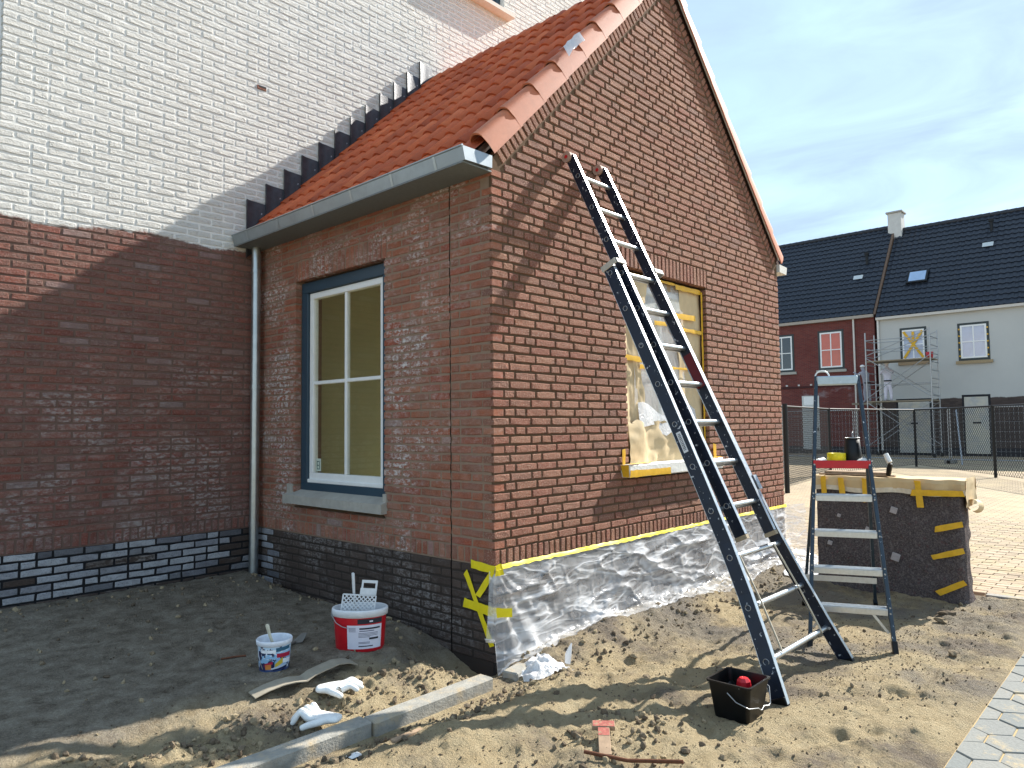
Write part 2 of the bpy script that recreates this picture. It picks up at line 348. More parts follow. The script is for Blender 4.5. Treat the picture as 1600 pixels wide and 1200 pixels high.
class Wall:
    """bricks collected for one wall face: o origin, u along, out normal"""
    def __init__(s, origin, u, rotz, seed): s.o = Vector(origin); s.u = Vector(u); s.rz = rotz; s.b = []; s.rg = random.Random(seed)
    def put(s, u0, u1, z0, z1, mat, depth=0.06, ang=0.0):
        if u1-u0 < 0.018: return
        s.b.append((u0, u1, z0, z1, mat, depth, ang))
    def course(s, a, b, z, mat, prev, hp=0.25, h=0.0505, first=None, skip=()):
        """wild bond between a and b; returns the joints"""
        js = []; u = a; k = 0
        while u < b-0.02:
            best = None
            for t in range(6):
                l = first if (k == 0 and first) else (0.098 if s.rg.random() < hp else 0.2085)
                e = u+l
                if b-e < 0.06: e = b
                if e >= b or all(abs(e-p) > 0.035 for p in prev) or t == 5: best = e; break
            e = min(best, b); s.put(u, e, z, z+h, mat(u, e, z) if callable(mat) else mat, 0.06); js.append(e+0.006); u = e+0.0118; k += 1
        return js
    def rowlock(s, a, b, z, h, mat):
        n = max(1, round((b-a)/0.0625)); p = (b-a+0.011)/n
        for i in range(n): s.put(a+i*p, a+(i+1)*p-0.011, z, z+h, mat(a+i*p, 0, z) if callable(mat) else mat)
    def world(s, bk):
        u0, u1, z0, z1, mat, dp, ang = bk
        return s.o+s.u*((u0+u1)/2)+Vector((0, 0, (z0+z1)/2))
    def emit(s, parent, nmax=300, prefer=None):
        sc = []
        for i, bk in enumerate(s.b):
            P = s.world(bk); x, y, z = px(P); a = (bk[1]-bk[0])*(bk[3]-bk[2])/(z*z) if z > 0.1 else 0
            if not (-5 < x < 1605 and -5 < y < 1205): a *= 0.001
            if prefer: a *= prefer(P)
            sc.append((a, i))
        top = {i for a, i in sorted(sc, reverse=True)[:nmax]}
        groups = {}
        for i, bk in enumerate(s.b):
            u0, u1, z0, z1, mat, dp, ang = bk; w = u1-u0; h = z1-z0; key = classify(w, h); var = BV[key]; me, V, F, sm = var[s.rg.randrange(len(var))]
            a, c = NOM[key]; P = s.world(bk); fl = s.rg.choice((1, -1)); jit = s.rg.uniform(-0.0016, 0.0016)
            sca = (w/a, dp/0.06, h/c); d = Vector((-s.u.y, s.u.x, 0)) if s.rz == 0 else Vector((1, 0, 0)); P = P+d*jit
            rt = s.rg.uniform(-0.006, 0.006)
            if i in top: inst('brick', me, mat, P, (0, ang+rt, s.rz), sca, parent)
            else: groups.setdefault(mat.name, []).append((V, F, sm, sca, P, ang+rt))
        for mn, L in groups.items():
            vs = []; fs = []; sms = []; rn = []; off = 0
            for V, F, sm, sca, P, ang in L:
                X = V*np.array(sca)
                if ang: ca, sa = math.cos(ang), math.sin(ang); X = np.stack([X[:, 0]*ca+X[:, 2]*sa, X[:, 1], -X[:, 0]*sa+X[:, 2]*ca], 1)
                if s.rz: X = np.stack([X[:, 1], -X[:, 0], X[:, 2]], 1)
                vs.append(X+np.array(P)); fs += [tuple(q+off for q in f) for f in F]; sms += sm; rn += [s.rg.random()]*len(V); off += len(V)
            me = bpy.data.meshes.new('brick_field'); me.from_pydata(np.concatenate(vs).tolist(), [], fs); me.polygons.foreach_set('use_smooth', sms)
            at = me.attributes.new('rnd', 'FLOAT', 'POINT'); at.data.foreach_set('value', rn)
            me.materials.append(bpy.data.materials[mn]); me.update()
            link(tag(bpy.data.objects.new('brick_field', me), kind='stuff'), parent)

OT, LH = zc(34), 0.1875                     # top of window openings, soldier lintel height
GW = (1.585, 2.965, zc(6))                  # gable window opening x0, x1, bottom
SW = (1.185, 2.48, zc(2))                   # side window opening y0, y1, bottom
def rakeL(x): return 3.35+x
def rake(x): return min(rakeL(x), rakeL(W-x))

annex = thing('brick_annex', 'single-storey red brick annex with orange tiled gable roof and zinc gutter', 'building', (W/2, LD/2, 0))
# --- gable wall
g = MB(); d0, d1 = 0.0085, 0.28
e = 0.012
g.box((d0, d0, -0.3), (GW[0]-e, d1, ZE)); g.box((GW[1]+e, d0, -0.3), (W-0.004, d1, ZE))
g.box((GW[0]-e, d0, -0.3), (GW[1]+e, d1, GW[2]-e)); g.box((GW[0]-e, d0, OT+e), (GW[1]+e, d1, ZE))
g.prism([(d0, d0, ZE), (W-0.004, d0, ZE), (W-0.004, d0, 3.33), (W/2, d0, 3.33+W/2), (d0, d0, 3.33)], (0, 0, 0), (0, d1-d0, 0))
gable = g.build('gable_wall', MO_G, annex)
wl = Wall((0, 0, 0), (1, 0, 0), 0, 11)
prev = []
for k in range(-10, 0):                     # black plinth behind the sheet
    z = ZT+k*CH+0.006; prev = wl.course(0 if k % 2 else 0.111, W, z, BR_K, prev)
for i in range(0, 75):
    u = i*0.0625+0.001
    if u+0.05 < W: wl.put(u, u+0.0508, ZT+0.006, ZT+0.106, BR_G, 0.1 if i == 0 else 0.06)
prev = []
for k in range(0, 90):
    z = zc(k)+0.001; zt = z+0.0505
    hb = 0.158                                                  # rake band (perpendicular bricks) measured vertically
    lo = max(0.0 if k % 2 else 0.111, zt-(3.35-hb)) if zt > 3.35-hb else (0.0 if k % 2 else 0.111); hi = min(W, W-(zt-(3.35-hb)))
    if hi-lo < 0.05: break
    segs = [(lo, hi)]
    if z > GW[2]-0.01 and z < OT-0.01: segs = [(lo, GW[0]), (GW[1], hi)]
    elif z >= OT-0.01 and z < OT+LH-0.01: segs = [(lo, GW[0]-0.06), (GW[1]+0.03, hi)]
    pj = []
    for a, b in segs: pj += wl.course(a, b, z, BR_G, prev, 0.24, first=(0.1 if not k % 2 else 0.155) if a < 0.12 else None)
    prev = pj
wl.rowlock(GW[0]-0.05, GW[1]+0.02, OT+0.004, 0.176, BR_G)
# bricks set square to the slope, under the verge tiles
for side in (0, 1):
    n = int(W/2*math.sqrt(2)/0.0625)-1; s2 = math.sqrt(0.5)
    for i in range(1, n):
        t = i*0.0625+0.03; x = t*s2+0.053*s2; z = 3.35+t*s2-0.053*s2
        if side: x = W-x
        if abs(x-W/2) < 0.03: continue
        wl.put(x-0.0252, x+0.0252, z-0.05, z+0.05, BR_G, 0.06, -R(45) if not side else R(45))
wl.b = [(-0.0015 if u0 < 0.001 else u0, u1, z0, z1, m, 0.1 if u0 < 0.001 else dp, an) for u0, u1, z0, z1, m, dp, an in wl.b]
wl.emit(gable, 300, lambda P: 0.05 if P.z < ZT else (1.25 if P.x < 1.6 else 1.0))

# --- side wall with the window
g = MB(); d0 = 0.0058
g.box((d0, 0.03, -0.3), (d1, SW[0]-e, ZE)); g.box((d0, SW[1]+e, -0.3), (d1, LD, ZE))
g.box((d0, SW[0]-e, -0.3), (d1, SW[1]+e, SW[2]-e)); g.box((d0, SW[0]-e, OT+e), (d1, SW[1]+e, ZE))
side = g.build('window_wall', MO_S, annex)
ws = Wall((0, 0, 0), (0, 1, 0), -R(90), 23)
JY = 0.423                                   # open movement joint
prev = []
def blk(u, e_, z): return BR_D if (u > 2.72 and ws.rg.random() < 0.55) else BR_K
for k in range(-10, 0):
    z = ZT+k*CH+0.006; a = 0.0 if not k % 2 else 0.111
    j1 = ws.course(a, JY-0.004, z, BR_K, prev); j2 = ws.course(JY+0.006, LD-0.01, z, blk, prev); prev = j1+j2
ws.rowlock(0.104, JY-0.004, ZT+0.006, 0.1, BR_S); ws.rowlock(JY+0.006, LD-0.01, ZT+0.006, 0.1, BR_S)
prev = []
for k in range(0, 41):
    z = zc(k)+0.001; a = 0.0 if not k % 2 else 0.111
    segs = [(a, JY-0.004-(0.008 if k % 2 else 0)), (JY+0.006-(0.008 if k % 2 else 0), LD-0.01)]
    if z > SW[2]-0.01 and z < OT-0.01: segs = [segs[0], (segs[1][0], SW[0]), (SW[1], LD-0.01)]
    elif z >= OT-0.01 and z < OT+LH-0.01: segs = [segs[0], (segs[1][0], SW[0]-0.04), (SW[1]+0.04, LD-0.01)]
    pj = []
    for a_, b_ in segs: pj += ws.course(a_, b_, z, BR_S, prev, 0.24)
    prev = pj
ws.rowlock(SW[0]-0.03, SW[1]+0.03, OT+0.004, 0.176, BR_S)
# corner bricks are as deep as a header
ws.b = [(u0, u1, z0, z1, m, 0.1 if u0 < 0.001 else dp, an) for u0, u1, z0, z1, m, dp, an in ws.b]
wl_fix = None
ws.emit(side, 300, lambda P: 1.0)
jm = MB()
rg = random.Random(5)
zz = -0.05; pts = []
while zz < ZE: pts.append((JY+0.001+rg.uniform(-0.0035, 0.0035), zz)); zz += 0.031
P = [[(0.0035, y-0.0045, z), (0.0035, y+0.0045, z)] for y, z in pts]
jm.grid(P, smooth=False); jm.build('movement_joint', simple('joint_gap', lin(14, 12, 11), 0.95, 0, 0.1), side)
# hidden far wall, floor, inside lining
g = MB(); g.box((W-0.28, 0.28, -0.3), (W-0.006, 0.6, ZE)); g.box((W-0.28, 3.0, -0.3), (W-0.006, LD, ZE)); g.box((W-0.28, 0.6, -0.3), (W-0.006, 3.0, 0.25)); g.box((W-0.28, 0.6, 3.1), (W-0.006, 3.0, ZE)); g.build('rear_wall', MO_G, annex)   # unseen opening added to let sun light the room
ROOM = simple('plaster_ochre', lin(176, 175, 142), 0.9, 0, 0.2, 0.05, 3)
g = MB(); g.box((0.285, LD-0.1, 0.3), (W-0.285, LD-0.02, 3.2)); g.box((0.285, 0.29, 0.25), (W-0.285, LD-0.1, 0.3)); g.box((0.285, 0.29, 3.15), (W-0.285, LD-0.1, 3.2))
g.box((W-0.31, 0.29, 0.3), (W-0.285, 0.6, 3.15)); g.build('room_lining', ROOM, annex)

# --- roof
SL = math.sqrt(0.5)
def roofP(s, y, h, flip=False):
    """s metres up the slope from the eave line, h above the tile bed"""
    x = -0.20+s*SL-h*SL; z = 3.20+s*SL+h*SL
    return (W-x if flip else x, y, z)
g = MB()
for fl in (False, True):
    a = [roofP(0.10, 0.02, 0.0, fl), roofP(3.58, 0.02, 0.0, fl), roofP(3.58, 0.02, 0.05, fl), roofP(0.10, 0.02, 0.05, fl)]
    g.prism(a, (0, 0, 0), (0, LD-0.02, 0))
roof = g.build('roof', simple('roof_underlay', lin(70, 50, 42), 0.9), annex)
def tile_profile(t):
    """t 0..1 across one tile: a roll and a flat pan"""
    return 0.040*math.sin(math.pi*min(t/0.74, 1.0))**0.75 if t < 0.74 else -0.010*math.sin(math.pi*(t-0.74)/0.26)
EXPO, TW, TL = 0.335, 0.1745, 0.375
def tile_mesh():
    V = []; F = []; n = 9
    ts = [0, .06, .15, .27, .37, .47, .59, .68, .74, 1.0]
    for s_, lift in ((0, 0.022), (TL, 0.002)):
        for t in ts: V.append((t*TW*1.015, s_, tile_profile(t)+lift))
    for t in ts: V.append((t*TW*1.015, 0.003, tile_profile(t)+0.022-0.016))
    for i in range(n):
        F.append((i, i+1, n+1+i+1, n+1+i)); F.append((i, 2*(n+1)+i, 2*(n+1)+i+1, i+1))
    me = bpy.data.meshes.new('roof_tile_shape'); me.from_pydata(V, [], F); me.polygons.foreach_set('use_smooth', [True, False]*n); me.materials.append(None); me.update()
    return me, np.array(V), F
TM, TV, TF = tile_mesh()
rt = random.Random(3)
NC, NR = 18, 11
# local tile axes: x across (+y world reversed), y up the slope, z normal
for r_ in range(NR):
    for c_ in range(NC):
        y = 0.02+c_*TW; s_ = 0.035+r_*EXPO*0.955
        o = bpy.data.objects.new('roof_tile', TM); p = roofP(s_, y+TW, 0.055)
        link(o, roof, p)
        # columns: x axis -> -y, y axis -> up slope, z -> normal
        o.rotation_euler = Matrix(((0, SL, -SL), (-1, 0, 0), (0, SL, SL))).to_euler()
        o.rotation_euler.x += rt.uniform(-0.008, 0.008); o.rotation_euler.y += rt.uniform(-0.012, 0.012)
        o.material_slots[0].link = 'OBJECT'; o.material_slots[0].material = TILE
vs = []; fs = []; rn = []
for r_ in range(NR):
    for c_ in range(NC):
        p = np.array(roofP(0.035+r_*EXPO*0.955, 0.02+c_*TW, 0.055, True)); A = np.array(((0, -SL, SL), (1, 0, 0), (0, SL, SL)))
        off = len(rn); X = TV @ A.T + p; vs += X.tolist(); fs += [tuple(i+off for i in f) for f in TF]; rn += [rt.random()]*len(TV)
me = bpy.data.meshes.new('far_slope_tiles'); me.from_pydata(vs, [], fs); me.attributes.new('rnd', 'FLOAT', 'POINT').data.foreach_set('value', rn); me.materials.append(TILE); me.update()
link(tag(bpy.data.objects.new('far_slope_tiles', me), kind='stuff'), roof)
# verge tiles: a roll along the gable edge with a flap hanging over the wall face
def verge(fl):
    for i in range(9):
        s0 = 0.235+i*0.372; s1 = min(s0+0.405, 3.6); P = []
        for s_, up in ((s0, 0.018), (s1, 0.0)):
            prof = []
            for a in range(0, 9):
                th = math.pi*(1-a/8); rr = 0.062 if s_ == s0 else 0.054
                prof.append((0.03+rr*math.cos(math.pi-th)*-1, 0.075+up+rr*math.sin(th)*0.9))
            # from the roof side over the roll and down the flap (outside, y negative)
            pr = [(q[0], q[1]) for q in prof]; pr = sorted(pr, key=lambda q: -q[0]); pr += [(-0.045, 0.03+up), (-0.05, -0.035+up*0.4)]
            P.append([roofP(s_, yy, hh, fl) for yy, hh in pr])
        m = MB(); m.grid(P)
        # thickness at the lower rim
        m.grid([P[0], [tuple(Vector(q)+Vector(roofP(s0, 0, -0.014, fl))-Vector(roofP(s0, 0, 0, fl))) for q in P[0]]], smooth=False)
        m.grid([[P[0][-1], tuple(Vector(P[0][-1])+Vector((0, 0.012, 0)))], [P[1][-1], tuple(Vector(P[1][-1])+Vector((0, 0.012, 0)))]], smooth=False)
        m.build('verge_tile', TILE_V, roof, fix=False)
verge(False); verge(True)
m = MB()
for fl in (False, True):
    q = [roofP(0.27, -0.012, -0.005, fl), roofP(3.6, -0.012, -0.005, fl), roofP(3.6, -0.012, 0.035, fl), roofP(0.27, -0.012, 0.035, fl)]
    m.prism(q, (0, 0, 0), (0, -0.02, 0))
m.build('barge_board', WHITE, roof)
# ridge tiles
for i in range(10):
    y0 = -0.03+i*0.325; P = []
    for y, rr in ((y0, 0.125), (y0+0.05, 0.125), (y0+0.052, 0.108), (y0+0.345, 0.105)):
        P.append([(W/2+rr*math.cos(math.pi*a/10), y, 5.70+rr*1.05*math.sin(math.pi*a/10)) for a in range(11)])
    m = MB(); m.grid(P); m.build('ridge_tile', TILE, roof, fix=False)
# lead step flashing up the house wall
for i in range(12):
    x0 = -0.150+i*0.1955; x1 = x0+0.204; zt_ = 3.715+i*0.1955; zb = 3.30+x0; rg = random.Random(40+i)
    P = []
    for a in range(5):
        row = []
        for b_ in range(5):
            u = x0+(x1-x0)*a/4; top = zt_-0.012*a/4; z = zb+0.18*a/4+(top-zb-0.18*a/4)*b_/4
            row.append((u, LD-0.012-0.010*(1-b_/4)-rg.uniform(0, 0.007)-0.014*(a == 0)+0.004*(a == 4), z))
        P.append(row)
    m = MB(); m.grid(P); m.grid([P[0], [(q[0]+0.004, LD-0.004, q[2]) for q in P[0]]], smooth=False); m.grid([[r_[-1] for r_ in P], [(r_[-1][0], LD-0.002, r_[-1][2]+0.006) for r_ in P]], smooth=False)
    m.build('lead_flashing', LEAD, roof, fix=False)
# gutter: square zinc box with brackets
gut = MB(); yA, yB = -0.022, LD-0.012
prof = [(-0.012, 3.255), (-0.262, 3.248), (-0.288, 3.335), (-0.280, 3.343), (-0.276, 3.335), (-0.256, 3.258), (-0.016, 3.262), (-0.014, 3.33), (-0.008, 3.33)]
gut.grid([[(x, y, z) for x, z in prof] for y in (yA, yB)], smooth=False)
gut.prism([(-0.012, yA, 3.255), (-0.262, yA, 3.248), (-0.286, yA, 3.337), (-0.01, yA, 3.34)], (0, 0, 0), (0, 0.004, 0))
gut.prism([(-0.012, yB, 3.255), (-0.262, yB, 3.248), (-0.286, yB, 3.337), (-0.01, yB, 3.34)], (0, 0, 0), (0, -0.004, 0))
gutter = gut.build('gutter', ZINC, annex, fix=False)
m = MB(); m.tube([(-0.286, yA, 3.338), (-0.286, yB, 3.338)], 0.008, 8); m.build('gutter_bead', ZINC, gutter)
for y in (0.25, 0.72, 1.22, 1.75, 2.3, 2.85):
    m = MB(); m.grid([[(-0.264, y, 3.246), (-0.2905, y, 3.336)], [(-0.264, y+0.022, 3.246), (-0.2905, y+0.022, 3.336)]], smooth=False)
    m.bar((-0.285, y+0.011, 3.343), (-0.02, y+0.011, 3.343), 0.022, 0.004); m.build('gutter_bracket', GALV, gutter, fix=False)
m = MB(); m.box((-0.262, 0.0, 3.236), (0.004, LD-0.02, 3.2465)); m.build('soffit_board', simple('soffit_grey', lin(112, 118, 118), 0.6), annex)
m = MB()
pr2 = [(W+0.012, 3.255), (W+0.20, 3.248), (W+0.225, 3.335), (W+0.012, 3.345)]
m.prism([(x, -0.022, z) for x, z in pr2], (0, 0, 0), (0, LD, 0)); m.build('gutter', simple('gutter_pale', lin(206, 204, 196), 0.55), annex)
# downpipe in the corner
dp = MB(); px_, py_ = -0.085, LD-0.095
dp.tube([(px_, py_, 0.10), (px_, py_, 3.25)], 0.042, 16)
down = dp.build('downpipe', GALV, annex)
for z in (0.62, 1.9, 3.0):
    m = MB(); m.tube([(px_, py_, z), (px_, py_, z+0.035)], 0.0465, 16); m.bar((px_, py_+0.04, z+0.017), (px_, LD, z+0.017), 0.012, 0.02); m.build('pipe_collar', GALV, down)

# --- side window: teal frame, white casement with four panes
def glass_mat(name, tint=(0.9, 0.95, 0.9, 1), refl=0.9):
    b = NB(name); tr = b.n('ShaderNodeBsdfTransparent', {0: tint}); gl = b.n('ShaderNodeBsdfGlossy', {'Roughness': 0.015, 'Color': (0.9, 0.92, 0.92, 1)})
    bf = b.n('ShaderNodeNewGeometry').outputs['Backfacing']; fr = b.n('ShaderNodeFresnel', {'IOR': b.math('ADD', b.math('MULTIPLY', bf, 1/1.5-1.5), 1.5)}).outputs[0]; mx = b.n('ShaderNodeMixShader'); b.set(mx.inputs[0], b.math('MULTIPLY', b.math('ADD', fr, 0.02), refl*1.2, True))
    b.t.links.new(tr.outputs[0], mx.inputs[1]); b.t.links.new(gl.outputs[0], mx.inputs[2]); b.t.links.new(mx.outputs[0], b.out.inputs[0]); return b.m
GLASS = glass_mat('window_glass', (0.97, 0.98, 0.95, 1))
y0, y1, zb, zt_ = SW[0]+0.002, SW[1]-0.002, 0.972, OT-0.006
m = MB(); t = 0.095; xa, xb = 0.062, 0.15
m.bbox((xa, y0, zt_-t), (xb, y1, zt_), 0.004); m.bbox((xa, y0, zb), (xb, y1, zb+t*0.75), 0.004); m.bbox((xa+.001, y0, zb+t*.75), (xb, y0+t, zt_-t), 0.003); m.bbox((xa+.001, y1-t, zb+t*.75), (xb, y1, zt_-t), 0.003)
win = m.build('window', TEAL, annex)
ca0, ca1, cz0, cz1 = y0+t+0.004, y1-t-0.004, zb+t*0.75+0.004, zt_-t-0.004; q = 0.055
m = MB(); xa, xb = 0.085, 0.14
m.bbox((xa, ca0, cz0), (xb, ca1, cz0+q*1.5), 0.004); m.bbox((xa, ca0, cz1-q), (xb, ca1, cz1), 0.004); m.bbox((xa+.001, ca0, cz0+q*1.5), (xb, ca0+q, cz1-q), 0.003); m.bbox((xa+.001, ca1-q, cz0+q*1.5), (xb, ca1, cz1-q), 0.003)
cas = m.build('casement', WHITE, win)
ym = (ca0+ca1)/2; zm = (cz0+q*1.5+cz1-q)/2+0.02
m = MB(); m.bbox((xa+0.006, ym-0.015, cz0+q*1.5), (xb-.01, ym+0.015, cz1-q), 0.004); m.bbox((xa+0.008, ca0+q, zm-0.015), (xb-.012, ca1-q, zm+0.015), 0.004); m.build('glazing_bar', WHITE, win)
m = MB(); m.bbox((xa-0.018, ca0-0.004, cz0-0.004), (xa+.01, ca1+0.004, cz0+0.028), 0.005); m.build('weather_bar', WHITE, win)
for (a, b_) in ((ca0+q, ym-0.015), (ym+0.015, ca1-q)):
    for (c, d_) in ((cz0+q*1.5, zm-0.015), (zm+0.015, cz1-q)):
        m = MB(); m.box((0.105, a-.004, c-.004), (0.112, b_+.004, d_+.004)); m.build('pane', GLASS, win)
m = MB(); yS = ca1-q-0.03; m.box((0.1025, yS-0.075, cz0+q*1.5+0.015), (0.104, yS, cz0+q*1.5+0.125)); stk = m.build('sticker', simple('sticker_paper', lin(196, 206, 190), 0.6), win)
m = MB(); m.box((0.1016, yS-0.062, cz0+q*1.5+0.03), (0.1022, yS-0.052, cz0+q*1.5+0.105))
for zz in (0.03, 0.062, 0.095): m.box((0.1016, yS-0.045, cz0+q*1.5+zz), (0.1022, yS-0.015, cz0+q*1.5+zz+0.009))
m.box((0.1016, yS-0.022, cz0+q*1.5+0.03), (0.1022, yS-0.014, cz0+q*1.5+0.105)); m.build('sticker_print', simple('print_grey', lin(84, 108, 100), 0.6), stk)
# concrete sill with upstands
m = MB()
m.prism([(-0.055, SW[0]-0.04, 0.862), (0.06, SW[0]-0.04, 0.862), (0.06, SW[0]-0.04, 0.978), (-0.055, SW[0]-0.04, 0.935)], (0, 0, 0), (0, SW[1]-SW[0]+0.15, 0))
m.box((-0.012, SW[0]-0.042, 0.93), (0.058, SW[0]+0.0, 1.012)); m.box((-0.012, SW[1]+0.03, 0.93), (0.058, SW[1]+0.112, 1.03))
m.build('window_sill', STONE, annex)

# ---------------------------------------------------------------- house
house = thing('painted_house', 'tall brick house wall with fresh white paint above raw red brick and grey plinth', 'building', (2, LD+2, 0))
HX0, HX1, HT = -2.125, 9.0, 8.4
m = MB(); yf = LD+0.0042; UW = (2.55, 3.50, zc(102))
m.box((HX0+0.008, yf, -0.4), (UW[0], LD+0.3, HT)); m.box((UW[1], yf, -0.4), (HX1, LD+0.3, HT)); m.box((UW[0], yf, -0.4), (UW[1], LD+0.3, UW[2])); 
m.box((HX0+0.008, LD+0.3, -0.4), (HX0+0.3, LD+8, HT)); m.box((HX1-.3, LD+0.3, -0.4), (HX1, LD+8, HT)); m.box((HX0+.3, LD+7.7, -0.4), (HX1-.3, LD+8, HT))
hw = m.build('wall', MO_H, house)
wh = Wall((0, LD, 0), (1, 0, 0), 0, 31); prev = []
def hidden(x, z): return 0.25 < x < W-0.2 and z < min(3.2+x, 3.2+W-x)-0.1
for k in range(-8, 0):
    z = ZT+k*CH+0.006
    def gm(u, e_, z_): return BR_D if (u < -0.45+0.1*wh.rg.random() and wh.rg.random() < 0.9) or (u < -.12 and wh.rg.random() < 0.25) else BR_K
    if k < -6:
        gm = BR_K
    prev = wh.course(HX0, -0.005, z, gm, prev, 0.2)
wh.rowlock(HX0, -0.005, ZT+0.006, 0.1, BR_H)
prev = []
for k in range(0, 124):
    z = zc(k)+0.001
    if z > HT-0.06: break
    segs = [(HX0, HX1-2)]
    if z > UW[2]-0.01: segs = [(HX0, UW[0]), (UW[1], HX1-2)]
    # leave out what the annex hides
    out = []
    for a, b_ in segs:
        lo, hi = z-3.2+0.35, W-(z-3.2)-0.35
        if hi > lo and z < 3.3+W/2:
            if z < 3.2: lo, hi = 0.02, W
            if a < lo: out.append((a, lo))
            if b_ > hi: out.append((hi, b_))
        else: out.append((a, b_))
    pj = []
    for a, b_ in out: pj += wh.course(a, b_, z, BR_H, prev, 0.2)
    prev = pj
wh.emit(hw, 300, lambda P: 1.0 if P.x < 0.2 else 0.8)
# weep hole left unpainted
m = MB(); m.bbox((-0.045, LD-0.006, zc(66)+0.008), (0.05, LD+0.01, zc(66)+0.048), 0.003); m.build('bare_brick', BR_G, house)
m = MB(); m.box((-0.028, LD-0.0075, zc(66)+0.03), (0.05, LD-0.0062, zc(66)+0.046)); m.build('weep_hole', BLACK, house)
# upper window and sill
m = MB(); m.prism([(UW[0]-0.08, LD-0.13, UW[2]-0.075), (UW[0]-0.08, LD+0.08, UW[2]-0.075), (UW[0]-0.08, LD+0.08, UW[2]), (UW[0]-0.08, LD-0.13, UW[2]-0.02)], (0, 0, 0), (UW[1]-UW[0]+0.16, 0, 0)); m.build('window_sill', simple('sill_pale', lin(214, 206, 194), 0.8, 0, 0.3, 0.06, 20, 0.2), house)
m = MB(); a, b_ = UW[0], UW[1]
m.bbox((a, LD+0.07, UW[2]), (b_, LD+0.16, UW[2]+0.09), .004); m.bbox((a, LD+0.07, UW[2]+.09), (a+0.09, LD+0.16, HT), .004); m.bbox((b_-0.09, LD+0.07, UW[2]+.09), (b_, LD+0.16, HT), .004)
uw = m.build('window', TEAL, house)
m = MB(); m.bbox((a+0.09, LD+0.085, UW[2]+.09), (b_-0.09, LD+0.15, UW[2]+0.15), .004); m.bbox((a+.09, LD+0.085, UW[2]+.15), (a+0.15, LD+0.15, HT), .004); m.bbox((b_-0.15, LD+0.085, UW[2]+.15), (b_-.09, LD+0.15, HT), .004); m.build('casement', TEAL, uw)
m = MB(); m.box((a+0.15, LD+0.11, UW[2]+.15), (b_-0.15, LD+0.117, HT)); m.build('pane', GLASS, uw)
m = MB(); m.box((a-.3, LD+0.6, UW[2]-.3), (b_+.3, LD+0.65, HT)); m.build('room_lining', simple('room_dark', lin(60, 66, 76), 0.9), house)

